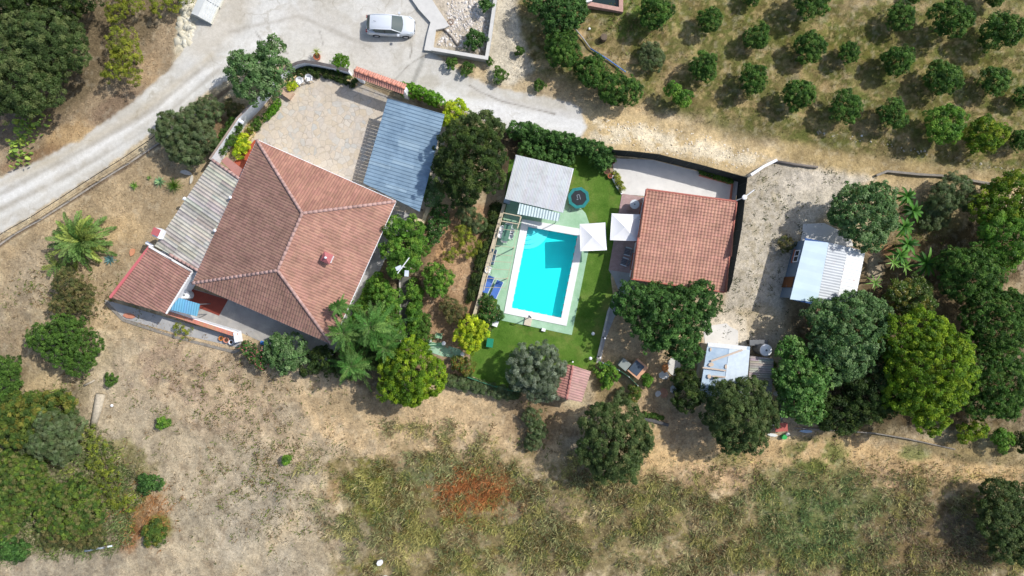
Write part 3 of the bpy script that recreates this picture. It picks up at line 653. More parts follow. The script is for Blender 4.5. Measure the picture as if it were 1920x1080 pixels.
# ---- pool shed
SHG = lambda c, k: tuple(x*(1+R.uniform(-.03, .03)) for x in s(206,208,208))
SHM = mat('grey_roof_sheet', None, 0.6, 0.1, var=0.1, scale=0.7, attr=True, dirt=(s(168,166,160), 1.0, 0.5, 0.8))
sh, r_, P = simple_building('pool_house', 'pool shed with flat light grey sheet roof at the upper end of the pool', 'shed',
    [(967,290,2.6),(1076,316,2.6),(1056,399,2.4),(947,373,2.4)], 2, (dict(pitch=0.13, amp=0.015, course=1.4, colf=SHG, step=0.004, prof='wave', seg=2), SHM), BEIGE, 0.7)
windows(sh, *[(q.x, q.y) for q in (inset(P, 0.7)[2], inset(P, 0.7)[3])], (1.0, 1.0), 1.0, 2, door=1)
t = thing('awning', 'white ribbed awning between the grey shed roof and the pool', 'awning', W(1010,398))
P = [W(974,381,2.4), W(1051,400,2.4), W(1047,415,2.15), W(970,401,2.15)]
AW = lambda c, k: s(222,236,232)
m = MB(); roof_sheet(m, [P[3], P[2], P[1], P[0]], 0.235, 0.06, 1.0, AW, seg=6, step=0.0, prof='wave'); m.build('sheet', SHEET, t)
for i in (0.05, 0.95): m = MB(); p = lerp(P[3], P[2], i); m.tube([(p.x, p.y, 0.06), (p.x, p.y, p.z)], 0.035, 6); m.build('post', GREYM, t)
# ---- guest house
gh, r_, P = simple_building('guest_house', 'square guest house with clean terracotta tiled roof inside the black fence', 'guest house',
    [(1212,355,3.1),(1381,378,3.1),(1358,548,2.7),(1183,523,2.7)], 2, (dict(pitch=0.285, amp=0.04, course=0.27, colf=tcol(s(192,144,124), 0.08), step=0.06), TILE), WHITE, 0.4, slabm=mat('verge_paint', s(170,96,80), 0.7))
m = MB()
for a, b in ((0, 1), (1, 2), (3, 0)): m.box((P[a]+P[b])/2+Vector((0, 0, 0.05)), ((P[a]-P[b]).length, 0.14, 0.16), math.atan2((P[b]-P[a]).y, (P[b]-P[a]).x), s(186,108,92), 0, 0)
# keep verge boards parallel with the slope
m = MB()
for a, b in ((0, 1), (1, 2), (3, 0), (2, 3)): m.tube([P[a]+up, P[b]+up], 0.085, 6, s(186,112,96))
m.build('verge_tiles', PAINT, r_)
q = inset(P, 0.4); windows(gh, (q[3].x, q[3].y), (q[2].x, q[2].y), (1.0, 1.1), 1.2, 3); windows(gh, (q[0].x, q[0].y), (q[3].x, q[3].y), (0.9, 1.2), 1.3, 3, door=1)
# ---- gate with tiled roof
t = thing('gateway', 'courtyard gateway with a narrow terracotta tiled roof', 'gateway', W(712,158))
a, b = W(664,132,2.7), W(759,166,2.7); d = (b-a).normalized(); nr = Vector((-d.y, d.x, 0)); rzg = math.atan2(d.y, d.x)
m = MB(); tp = tcol(s(206,150,132), 0.14)
dn = Vector((0, 0, -0.3))
roof_sheet(m, [a+nr*0.42+dn, b+nr*0.42+dn, b, a], 0.2, 0.05, 0.3, tp); roof_sheet(m, [a-nr*0.42+dn, b-nr*0.42+dn, b, a], 0.2, 0.05, 0.3, tp)
rf = m.build('roof', TILE, t); m = MB(); ridge(m, a+up, b+up, 0.11, s(220,150,126)); m.build('ridge_tiles', TILE, rf, smooth=True)
m = MB(); m.box((a+b)/2+Vector((0, 0, -0.38)), ((b-a).length, 0.34, 0.14), rzg)
for p in (a+d*0.2, b-d*0.2): m.box((p.x, p.y, 1.15), (0.5, 0.45, 2.3), rzg)
m.build('pillars', WHITE, t)
m = MB(); g0 = a+d*0.45-nr*0.05; g1 = b-d*0.45-nr*0.05; L = (g1-g0).length
for z in (0.15, 1.0, 1.95): m.tube([(g0.x, g0.y, z), (g1.x, g1.y, z)], 0.035, 5)
for i in range(31): p = lerp(g0, g1, i/30); m.tube([(p.x, p.y, 0.1), (p.x, p.y, 2.0)], 0.016, 4)
m.build('iron_gate', DARKM, t)
# ---- right metal shed
t = thing('metal_shed', 'shed with a light blue and rusty white sheet metal roof in the gravel yard', 'shed', W(1552,510))
Pa, Pb, Pc, Pd = W(1510,446,2.6), W(1554,455,2.8), W(1531,572,2.8), W(1481,561,2.6)
Pe, Pf = W(1590,462,2.85), W(1566,577,2.85); Pg, Ph = W(1622,470,2.55), W(1603,562,2.55)
lb = lambda c, k: tuple(x*(1+R.uniform(-.03, .03)) for x in s(206,224,234))
m = MB(); roof_sheet(m, [Pa, Pd, Pc, Pb], 1.1, 0.01, 3.0, lb, seg=4, step=0.0, prof='wave'); rf = m.build('roof', mat('pale_blue_sheet', None, 0.45, 0.1, var=0.06, scale=0.8, attr=True), t)
m = MB(); roof_sheet(m, [Pb, Pc, Pf, Pe], 0.24, 0.014, 1.6, lambda c, k: s(190,194,196), seg=4, step=0.0, prof='wave')
m.build('middle_roof', mat('rusty_grey_sheet', None, 0.5, 0.15, var=0.12, scale=0.9, attr=True, dirt=(s(170,100,84), 1.6, 0.64, 0.72)), t)
m = MB(); roof_sheet(m, [Pg, Ph, Pf, Pe], 0.3, 0.02, 1.0, lambda c, k: s(226,228,226), seg=3, step=0.01, prof='wave')
m.build('outer_roof', mat('rusty_white_sheet', None, 0.5, 0.05, var=0.07, scale=1.1, attr=True, dirt=(s(196,110,88), 1.3, 0.6, 0.68)), t)
q = inset([Pa, Pg, Ph, Pd], 0.2); m = MB(); m.add([(p.x, p.y, 0) for p in q]+[(p.x, p.y, 2.48) for p in q], [(0,1,5,4),(1,2,6,5),(2,3,7,6),(3,0,4,7),(4,5,6,7)], s(120,140,160)); m.build('wall', PAINT, t)
m = MB(); m.slab([Pa, Pb, Pc, Pd], 0.05, s(60,96,150)); m.build('roof_edge', PAINT, rf)
q2 = q[3]; q1 = q[0]; windows(t, (q1.x, q1.y), (q2.x, q2.y), (1.0, 0.9), 1.0, 2, door=1)
# ---- blue roof shed and its lean-to
t, r_, P = simple_building('tool_shed', 'shed with a pale blue flat roof littered with sand coloured scraps', 'shed',
    [(1327,642,2.6),(1406,650,2.7),(1398,742,2.7),(1311,744,2.5)], 3, (dict(pitch=0.9, amp=0.012, course=2.1, colf=lambda c, k: s(188,206,220) if c >= 0 else 0, seg=4, step=0.006, prof='wave'),
    mat('blue_white_sheet', None, 0.55, 0.05, var=0.12, scale=0.5, attr=True, dirt=(s(150,176,200), 0.6, 0.5, 0.7))), CONC, 0.25)
m = MB(); k = 0.07; m.slab([lerp(P[0], P[1], 0.52)+Vector((0,0,k)), P[1]+Vector((0,0,k)), P[2]+Vector((0,0,k)), lerp(P[3], P[2], 0.5)+Vector((0,0,k))], 0.015, s(216,228,236)); m.build('roof_panel', PAINT, r_)
m = MB(); m.slab([P[0]+Vector((0,0,.075)), lerp(P[0], P[1], .93)+Vector((0,0,.09)), lerp(P[0], P[1], .9)+Vector((0,-.35,.09)), P[0]+Vector((0,-.35,.075))], 0.012, s(236,236,232)); m.build('roof_strip', PAINT, r_)
sc_pts = [((1331,652),(1334,658)), ((1329,680),(1338,687)), ((1359,684),(1363,691)), ((1327,702),(1333,709))]
labs = ['uppermost sand coloured board scrap on the pale blue roof', 'widest sand coloured scrap, in the middle left of the pale blue roof', 'sand coloured scrap nearest the middle of the pale blue roof', 'lowest sand coloured scrap on the pale blue roof']
for (a_, b_), lab in zip(sc_pts, labs):
    cx, cy = (a_[0]+b_[0])/2, (a_[1]+b_[1])/2; p = W(cx, cy, 2.72)
    m = MB(); pts = [(p.x+math.cos(i*1.05+.3)*(b_[0]-a_[0])/38*R.uniform(.8,1.2), p.y+math.sin(i*1.05+.3)*(b_[1]-a_[1])/36*R.uniform(.8,1.2)) for i in range(6)]
    m.prism(pts, 2.71, 2.76, s(212,190,166)); meta(m.build('board_scrap', PAINT), lab, 'board scrap', 'scraps lying on the pale blue shed roof')
for i, (p0, p1, lab) in enumerate((((1333,677),(1392,656),'long slanting plank across the pale blue shed roof'), ((1317,689),(1361,695),'short level plank across the pale blue shed roof'), ((1335,705),(1360,707),'shortest plank on the pale blue shed roof, near the big tree'))):
    a, b = W(*p0, 2.74), W(*p1, 2.78); m = MB(); m.box((a+b)/2+Vector((0, 0, 0.03)), ((b-a).length, 0.16 if i == 0 else 0.12, 0.035), math.atan2((b-a).y, (b-a).x), s(208,188,168)); meta(m.build('plank', PAINT), lab, 'plank', 'planks on the pale blue shed roof')
t, r_, P = simple_building('store_lean_to', 'low store under weathered grey corrugated sheets to the right of the pale blue roof', 'lean-to',
    [(1407,667,2.2),(1450,672,2.1),(1446,748,2.1),(1401,736,2.2)], 2, (dict(pitch=0.2, amp=0.04, course=1.3, colf=lambda c, k: tuple(x*(1+R.uniform(-.12, .12)) for x in s(158,152,144)), step=0.01, prof='wave'), FIB), CONC, 0.15)
# the corrugations run across: rebuild roof with side eave
bpy.data.objects.remove(r_.children[0]); bpy.data.objects.remove(r_)
m = MB(); roof_sheet(m, [P[1], P[2], P[3], P[0]], 0.2, 0.045, 1.3, lambda c, k: tuple(x*(1+R.uniform(-.12, .12)) for x in s(172,166,156)), step=0.01, prof='wave'); m.build('roof', FIB, t)
# ---- tiled hut
t = thing('garden_hut', 'small hut with pinkish gabled tile roof half under the grey olive tree', 'hut', W(1078,716))
Ra, Rb = W(1074,685,2.3), W(1062,748,2.3)
m = MB(); roof_sheet(m, [W(1108,696,2.05), W(1090,754,2.05), Rb, Ra], 0.22, 0.03, 0.4, tcol(s(200,160,150), .08)); roof_sheet(m, [W(1049,681,2.0), W(1034,738,2.0), Rb, Ra], 0.22, 0.05, 0.4, tcol(s(184,134,122), .1))
rf = m.build('roof', TILE, t); m = MB(); ridge(m, Ra+up, Rb+up, 0.1, s(190,130,120)); m.build('ridge_tiles', TILE, rf, smooth=True)
q = inset([W(1108,696,2.0), W(1090,754,2.0), W(1034,738,2.0), W(1049,681,2.0)], 0.3); m = MB(); m.prism([(p.x, p.y) for p in q], 0, 1.98, s(220,206,180)); m.build('wall', PAINT, t)
windows(t, (q[0].x, q[0].y), (q[3].x, q[3].y), (0.8, 0.8), 0.7, 1)
# ------------------------------------------------------------------ walls and fences
def wall_thing(name, label, cat, path, h, t, m, cap=None, capm=None, z0=-0.1, closed=False, group=None, col=(1,1,1)):
    c = W(*path[0]); r = thing(name, label, cat, (c.x, c.y, 0), 0, group); P = [W(*p) for p in path]
    mb = MB(); mb.wall(P, z0, h, t, col, closed); mb.build('wall', m, r)
    if cap: mb = MB(); mb.wall(P, h, h+cap[1], t+cap[0], cap[2] if len(cap) > 2 else (1,1,1), closed); mb.build('coping', capm or CONC, r)
    return r
wall_thing('courtyard_wall', 'white wall with brown coping running from the curved corner down to the grey lean-to', 'wall', [(411,306),(430,278),(462,231),(488,204),(508,180),(524,163)], 1.9, 0.14, WHITE, (0.02, 0.05), mat('brown_coping', s(170,152,138), 0.9, var=0.2))
wall_thing('curved_wall', 'low white wall curving round the top of the courtyard to the gateway', 'wall', [(530,152),(546,136),(566,127),(580,124),(606,128),(634,134),(660,141)], 1.3, 0.2, WHITE, (0.05, 0.05), mat('dark_coping', s(104,98,96), 0.9, var=0.3))
wall_thing('hedge_wall', 'beige garden wall between the gateway and the carport, under the bright hedge', 'wall', [(762,176),(800,190),(836,208)], 1.1, 0.3, mat('tan_wall', s(176,146,112), 0.85, var=0.15), None)
wall_thing('planter_kerb', 'sand coloured kerb of the long planting bed beside the white courtyard wall', 'planter kerb', [(522,186),(512,200),(500,216),(484,236),(478,252),(466,268)], 0.4, 0.14, mat('sand_kerb', s(222,196,150), 0.85, var=0.12))
wall_thing('bed_kerb', 'sand coloured kerb of the curved planting bed behind the white chairs', 'planter kerb', [(540,160),(556,146),(572,139),(596,138),(622,142),(648,150),(670,160)], 0.4, 0.14, mat('sand_kerb'))
mb = MB(); mb.prism([W(*p) for p in [(764,-12),(802,-12),(824,22),(843,50),(834,55),(818,58),(812,98),(796,96),(802,66),(808,44),(786,20)]], -.1, .3); meta(mb.build('retaining_wall', mat('pale_concrete', s(214,211,204), 0.85, var=0.1, scale=2)), 'broad pale concrete kerb forking beside the silver car', 'kerb')
wall_thing('parapet', 'right angled concrete parapet round the rubble yard at the top', 'wall', [(812,98),(860,106),(913,115),(920,70),(931,-8)], 0.85, 0.24, mat('grey_render', s(190,190,186), 0.85, var=0.12), (0.06, 0.06), mat('pale_concrete'))
wall_thing('terrace_wall', 'white garden wall with terracotta tile coping along the lower side of the villa', 'wall', [(326,580),(350,590),(400,607),(452,622)], 1.0, 0.16, WHITE, None)
mb = MB(); 
for i in range(48): p = lerp(W(320,583), W(452,626), i/47); mb.box((p.x, p.y-0.05, 1.04), (0.13, 0.34, 0.06), -0.32, tuple(x*(1+R.uniform(-.12, .12)) for x in s(208,142,116)))
o = mb.build('coping_tiles', PAINT, [x for x in bpy.data.objects if x.name.startswith('terrace_wall')][0])
wall_thing('gate_post', 'short white pillar at the end of the tiled garden wall', 'pillar', [(450,622),(453,640)], 1.2, 0.25, WHITE)
wall_thing('stone_kerb', 'low stone retaining kerb below the annex and lower walkway', 'kerb', [(198,566),(232,600),(330,632),(440,660),(450,655)], 0.1, 0.25, mat('stone', s(150,142,130), 0.9, var=0.3, scale=4, bump=0.6), z0=-0.4)
wall_thing('pool_garden_wall', 'low wall with a scalloped beige coping beside the blue sun loungers and green pool deck', 'wall', [(946,384),(936,420),(922,470),(908,520),(899,560),(890,590),(884,604)], 0.55, 0.2, mat('stone'), (0.1, 0.07), BEIGE)
wall_thing('stone_edging', 'row of white painted edging stones between the lawn and the white terrace', 'edging', [(1147,330),(1156,348),(1166,364)], 0.25, 0.2, WHITE)
wall_thing('white_wall', 'white rendered wall slanting from the black fence corner to the track', 'wall', [(1402,331),(1426,315),(1450,303)], 0.9, 0.22, WHITE, None)
wall_thing('plot_edge', 'narrow pale concrete edging between the lawn and the sandy lower garden', 'edging', [(1156,548),(1140,585),(1130,630),(1120,672)], 0.15, 0.18, CONC)
wall_thing('track_wall', 'low broken stone wall along the right side of the track', 'wall', [(1640,330),(1660,322),(1720,328),(1760,330),(1810,338),(1856,346)], 0.35, 0.2, mat('stone'))
wall_thing('patio_wall', 'L shaped cream garden wall below the blue carport', 'wall', [(778,412),(795,418),(808,388)], 0.9, 0.35, mat('cream_wall', s(232,214,176), 0.8, var=0.1))
wall_thing('dark_wall', 'dark low wall between the two round trees in the lower garden', 'wall', [(1196,783),(1222,787),(1252,796)], 0.4, 0.25, mat('dark_stone', s(96,94,92), 0.9, var=0.3, scale=4))
wall_thing('path_kerb', 'pale kerb along the dark slab path below the white aerial mast', 'kerb', [(750,520),(751,580),(752,645)], 0.2, 0.12, CONC)
wall_thing('block_wall', 'low grey kerb around the lean-to yard above the red table', 'kerb', [(1468,740),(1464,764),(1461,788)], 0.5, 0.18, GREYM)
wall_thing('plot_kerb', 'low rough kerb at the bottom edge of the wooded right garden', 'kerb', [(1490,802),(1560,806),(1640,812),(1700,822),(1790,842)], 0.12, 0.09, mat('stone'))
# black screened fence
fb = [(1142,291),(1180,294),(1224,299),(1300,318),(1384,341),(1374,430),(1356,530),(1350,546)]
r = thing('screen_fence', 'tall black screen fence around two sides of the guest house', 'fence', W(*fb[4]))
mb = MB(); mb.wall([W(*p) for p in fb], 0.05, 2.4, 0.03); mb.build('screen', mat('black_screen', s(34,42,42), 0.85, var=0.3, scale=3), r)
for i in range(17):
    L = sum(math.dist(fb[j], fb[j+1]) for j in range(7)); q = L*i/16
    for j in range(7):
        dd = math.dist(fb[j], fb[j+1])
        if q <= dd+1e-6: break
        q -= dd
    p = lerp(W(*fb[j]), W(*fb[j+1]), min(1, q/dd)); mb = MB(); mb.tube([(p.x, p.y, 0), (p.x, p.y, 2.48)], 0.035, 6); mb.build('post', DARKM, r)
wall_thing('fence_planter', 'narrow bed with brick coloured kerb inside the top of the black fence', 'planter', [(1310,329),(1372,346),(1368,378)], 0.3, 0.12, mat('brick_kerb', s(186,120,96), 0.85, var=0.2))
# wire fence by the road
r = thing('wire_fence', 'leaning wire fence along the white road on the left', 'fence', W(133,376)); fpx = [(-24,476),(30,438),(80,410),(133,376),(188,340),(243,306),(296,270),(345,232),(400,190)]
for p in fpx: q = W(*p); mb = MB(); mb.tube([(q.x, q.y, -.1), (q.x, q.y, 1.55)], 0.03, 6); mb.build('post', BEIGE, r)
mb = MB()
for z, rr in ((1.5, 0.03), (0.8, 0.008)): mb.tube([(W(*p).x, W(*p).y, z) for p in fpx], rr, 5)
mb.build('wires', DARKM, r)
mb = MB(); mb.wall([W(*p) for p in fpx], -0.2, 0.08, 0.14); mb.build('footing', mat('footing_c', s(170,160,146), .9, var=.3, scale=3), r)
# track rails
def rail(label, p0, p1, rr, m, name='log', cat='log', z=0.15):
    a, b = W(*p0), W(*p1); mb = MB(); mid = lerp(a, b, .5)+Vector((R.uniform(-.1,.1), R.uniform(-.1,.1), 0))
    mb.tube([a+Vector((0,0,z)), mid+Vector((0,0,z)), b+Vector((0,0,z))], [rr, rr*.9, rr*.75], 8); return meta(mb.build(name, m, smooth=True), label, cat)
rail('grey fallen log beside the end of the slanting white wall', (1452,303), (1532,314), 0.14, mat('old_wood', s(128,120,112), 0.9, var=0.25))
rail('blue plastic pipe lying in the grass between the bushes', (1107,92), (1173,136), 0.07, mat('blue_pipe', s(84,126,190), 0.5), 'water_pipe', 'pipe', 0.12)
rail('pale grey pipe lying in the grass above the blue one', (1074,50), (1107,92), 0.07, mat('grey_pipe', s(170,168,164), 0.6), 'water_pipe', 'pipe', 0.12)
rail('grey pipe lying across the rubble yard', (831,54), (858,86), 0.08, mat('old_wood'), 'drain_pipe', 'pipe', 0.1)
rail('bleached fallen trunk below the round green bush on the left', (192,738), (178,796), 0.4, mat('dead_wood', s(196,184,162), 0.9, var=0.3, scale=5, bump=.6), 'fallen_log', 'fallen trunk', 0.2)
rail('pale broken branch beside the bleached fallen trunk', (160,722), (180,712), 0.1, mat('dead_wood'), 'fallen_branch', 'branch')
rail('silver tube lying at the edge of the lower left thicket', (162,1031), (213,1022), 0.12, mat('silver_tube', s(206,216,224), 0.35, .3), 'metal_tube', 'tube', 0.2)
rail('thin grey stick in the grass above the track', (1406,236), (1425,248), 0.05, mat('old_wood'), 'stick', 'stick')
# low green mesh fences
r = thing('mesh_fence', 'green mesh fence slanting through the lower garden', 'fence', W(1150,694))
mb = MB(); mb.wall([W(1128,678), W(1158,692), W(1176,704), W(1192,720)], 0.05, 1.0, 0.02); mb.build('mesh', mat('green_mesh', s(84,150,116), 0.8, var=.2), r)
for p in ((1128,678),(1158,692),(1176,704),(1192,720)): q = W(*p); mb = MB(); mb.tube([(q.x, q.y, 0), (q.x, q.y, 1.1)], 0.035, 6); mb.build('post', WPLAST, r)
r = thing('hedge_fence', 'green mesh fence behind the low conifer hedge at the bottom of the lawn', 'fence', W(930,728)); hf = [(876,704),(905,714),(940,726),(975,732)]
mb = MB(); mb.wall([W(*p) for p in hf], 0.05, 1.1, 0.02); mb.build('mesh', mat('green_mesh'), r)
for p in hf: q = W(*p); mb = MB(); mb.tube([(q.x, q.y, 0), (q.x, q.y, 1.2)], 0.03, 6); mb.build('post', DARKM, r)
# ------------------------------------------------------------------ pool
pw = [W(*p) for p in POOLW]; pc = sum(pw, Vector())/4
pool = thing('swimming_pool', 'rectangular swimming pool with bright turquoise basin and white coping', 'swimming pool', pc)
LINER = N('pool_liner'); c = LINER.mix((0.05,0.93,0.93), (0.05,0.93,0.93), 0.0); LINER.bsdf(LINER.mix(c, LINER.ramp(LINER.noise(0.5, 2), [(0.3, (0.94,)*3), (0.7, (1.04,)*3)]), 1.0, 'MULTIPLY'), 0.6); 
mb = MB(); n4_ = 4
ex = [Vector((p.x, p.y, 0)) for p in pw]
mb.add([(p.x, p.y, -0.95) for p in ex]+[(p.x, p.y, 0.1) for p in ex], [(3,2,1,0)[::-1], (0,1,5,4), (1,2,6,5), (2,3,7,6), (3,0,4,7)])
mb.build('basin', LINER.m, pool)
mb = MB(); mb.wall([(p.x, p.y) for p in [pc+(q-pc)*.9985 for q in pw]], -.3, .02, .02, closed=True); mb.build('tile_band', mat('tile_band', s(40,150,176), .3, var=.2, scale=12), pool)
mb = MB(); wc = sheet('coping', [(979,411),(1099,431),(1062,611),(945,587)], 0.13, mat('white_coping', s(244,242,238), .7, var=.05, scale=4), hole=[(990,425.5),(1083,442),(1052,596),(959,577)], kind=None, thick=0.09)
wc.parent = pool; wc.location = (-pc.x, -pc.y, -pc.z); WL[wc] = Vector((0,0,0))
d1 = (pw[1]-pw[0]).normalized(); d2 = (pw[3]-pw[0]).normalized()
for i, rr in enumerate((2.0, 1.6, 1.2, 0.8)):
    z = -0.5-0.22*(3-i)+0.1*0; z = -.78+0.16*i; mb = MB()
    pts = [pw[0]]+[pw[0]+(d1*math.cos(a)+d2*math.sin(a))*rr for a in [PI/2*k/10 for k in range(11)]]
    mb.prism([(p.x, p.y) for p in pts], -0.94 if i == 0 else z-0.16, z); mb.build('step', mat('pool_step', (0.35, 0.85, 0.88), 0.6, var=0.02), pool)
WT = N('water'); tr = WT.n('ShaderNodeBsdfTransparent'); tr.inputs[0].default_value = (0.6, 0.99, 0.985, 1)
gl = WT.n('ShaderNodeBsdfGlossy'); gl.inputs['Roughness'].default_value = 0.05
fr = WT.n('ShaderNodeFresnel'); fr.inputs[0].default_value = 1.33; bn = WT.n('ShaderNodeBump'); bn.inputs['Strength'].default_value = 0.12; WT.l(WT.noise(3, 3, .5, .5), bn.inputs['Height']); WT.l(bn.outputs[0], gl.inputs['Normal'])
ms = WT.n('ShaderNodeMixShader'); WT.l(fr.outputs[0], ms.inputs[0]); WT.l(tr.outputs[0], ms.inputs[1]); WT.l(gl.outputs[0], ms.inputs[2]); WT.l(ms.outputs[0], WT.out.inputs[0])
mb = MB(); mb.add([(p.x, p.y, -0.12) for p in reversed(pw)], [(0,1,2,3)]); meta(mb.build('water', WT.m), kind='structure')
# irrigation tank at the top
tk = [(1104,-60),(1158,-60),(1157,17),(1104,7)]; tc = W(1130,-20)
r = thing('irrigation_tank', 'brick edged irrigation tank with dark green water at the top edge', 'water tank', tc)
mb = MB(); mb.wall([W(1102,-64), W(1163,-64), W(1163,22), W(1097,10)], -0.3, 0.5, 0.36, closed=True); mb.build('rim', mat('brick_rim', s(200,160,146), .9, var=.25, scale=4), r)
mb = MB(); q = [W(*p) for p in ((1100,-62),(1161,-62),(1161,20),(1099,8))]; mb.add([(p.x, p.y, 0.15) for p in reversed(q)], [(0,1,2,3)]); mb.build('dark_water', mat('dark_water', s(30,50,48), .1, var=.1, spec=.6), r)
mb = MB(); mb.box(W(1102,1,.7), (.7,.35,.35), .3); mb.build('pump_box', WPLAST, r)
# ------------------------------------------------------------------ car
def make_car(loc, rz):
    root = thing('car', 'silver hatchback parked on the pale concrete yard, facing right', 'car', loc, rz)
    CP = mat('car_paint', (0.66, 0.69, 0.72), 0.3, 0.12, var=0.02, spec=0.6); CG = mat('car_glass', (0.05, 0.085, 0.09), 0.03, 0.0, var=0.02, spec=0.5)
    BLK = mat('black_trim', (0.02, 0.02, 0.022), 0.6, var=0.05)
    st = [(-2.12,.70,.40,.62,.80),(-2.05,.80,.30,.72,.90),(-1.8,.86,.24,.86,.97),(-1.2,.885,.22,.92,.98),(-0.4,.89,.22,.93,.96),(0.4,.89,.22,.93,.96),(1.0,.885,.22,.90,.99),(1.45,.86,.22,.84,.96),(1.8,.80,.24,.74,.88),(2.02,.68,.28,.62,.76),(2.13,.50,.36,.52,.62)]
    vs = []; fs = []; K = 12
    for x, wd, zb, zs, zt in st:
        pr = [(0,zt),(wd*.5,zt-.01),(wd*.84,zt-.05),(wd*.97,zs-.06),(wd,zs-.22),(wd*.985,zb+.12),(wd*.9,zb),(0,zb)]
        ring = pr+[(-y, z) for y, z in pr[-2:0:-1]]
        for y, z in ring: vs.append((x, y, z))
    K = 14
    for i in range(len(st)-1):
        for k in range(K): fs.append((i*K+k, (i+1)*K+k, (i+1)*K+(k+1) % K, i*K+(k+1) % K))
    fs.append(tuple(range(K))); fs.append(tuple(range((len(st)-1)*K+K-1, (len(st)-1)*K-1, -1)))
    m = MB(); m.add(vs, fs); body = m.build('body', CP, root, True, True)
    # greenhouse: roof skin
    gs = [(-1.95,.62,.98,1.0),(-1.72,.62,1.32,.0),(-1.3,.63,1.43,0),(-.6,.645,1.47,0),(0.0,.64,1.46,0),(0.22,.62,1.43,0)]
    vs = []; fs = []
    for x, wd, z, _ in gs[1:]:
        for y, dz in ((-wd,-.07),(-wd*.9,-.02),(-wd*.5,.0),(0,.012),(wd*.5,0),(wd*.9,-.02),(wd,-.07)): vs.append((x, y, z+dz))
    for i in range(4):
        for k in range(6): fs.append((i*7+k, (i+1)*7+k, (i+1)*7+k+1, i*7+k+1))
    m = MB(); m.add(vs, fs); rf = m.build('roof', CP, root, True, True)
    m = MB(); m.tube([(-1.15, 0, 1.44), (-1.35, 0, 1.6)], 0.012, 4); m.build('aerial', BLK, rf, True)
    m = MB(); m.add([(0.22,-.55,1.43),(0.22,0,1.455),(0.22,.55,1.43),(1.0,-.72,.99),(1.12,-.36,.985),(1.16,0,.985),(1.12,.36,.985),(1.0,.72,.99)], [(0,3,4,1),(1,4,5),(1,5,6),(1,6,7,2)]); m.build('windscreen', CG, root, True, True)
    m = MB(); m.add([(-1.72,-.57,1.33),(-1.72,.57,1.33),(-2.02,-.62,1.0),(-2.07,0,.99),(-2.02,.62,1.0)], [(0,1,4,3,2)]); m.build('rear_window', CG, root, True)
    for sgn in (-1, 1):
        m = MB(); P = [(0.12,.645,1.37),(-.6,.65,1.39),(-1.25,.64,1.35),(-1.5,.68,1.12),(-1.25,.80,.975),(-.4,.83,.965),(.4,.83,.965),(0.92,.79,.98)]
        P = [(x, y*sgn, z) for x, y, z in P]; m.add(P, [tuple(range(8)) if sgn > 0 else tuple(range(7, -1, -1))]); m.build('side_window', CG, root, True)
        m = MB(); m.tube([(.98,.73*sgn,.99),(.2,.635*sgn,1.4),(-.6,.655*sgn,1.43),(-1.3,.635*sgn,1.39),(-1.6,.63*sgn,1.28),(-2.0,.68*sgn,.96)], 0.045, 6); m.build('pillar', CP, root, True, True)
        m = MB(); m.tube([(-.42,.655*sgn,1.40),(-.42,.835*sgn,.96)], 0.03, 4); m.build('door_pillar', BLK, root, True)
        m = MB(); m.box((.78, .98*sgn, 1.0), (.16, .2, .13)); m.build('wing_mirror', CP, root, True)
        m = MB(); m.box((-.15,.9*sgn,.80), (.2,.03,.03)); m.box((-1.05,.9*sgn,.82), (.2,.03,.03)); m.build('door_handles', CP, root, True)
        m = MB(); m.add([(2.0,.62*sgn,.70),(1.72,.80*sgn,.82),(1.55,.78*sgn,.91),(1.9,.55*sgn,.83)], [(0,1,2,3) if sgn > 0 else (3,2,1,0)]); ob = m.build('headlight', mat('lamp_glass', (.5,.55,.58), .1, var=.02, spec=.9), root, True); ob.location.z = 0.018
        m = MB(); m.box((-2.07,.62*sgn,.82), (.1,.24,.16)); m.build('tail_light', mat('red_lamp', (.3,.02,.02), .2), root, True)
        for x in (-1.28, 1.32):
            m = MB(); c = Vector((x, .80*sgn, .31)); prof = []
            m.tube([c+Vector((0, .1*sgn, 0)), c-Vector((0, .12*sgn, 0))], 0.315, 20); wh = m.build('wheel', BLK, root, True)
            m = MB(); m.tube([c+Vector((0, .115*sgn, 0)), c+Vector((0, .05*sgn, 0))], 0.2, 12); m.build('rim', mat('alloy', (.55,.56,.58), .35, .5), wh, True)
    m = MB(); m.box((2.1, 0, .42), (.08, .5, .11)); m.build('number_plate', WPLAST, root, True)
    m = MB(); m.box((2.09, 0, .60), (.08, .9, .1)); m.build('grille', BLK, root, True)
    return root
p = W(735, 53); make_car((p.x, p.y, 0.015), math.radians(-2.5))
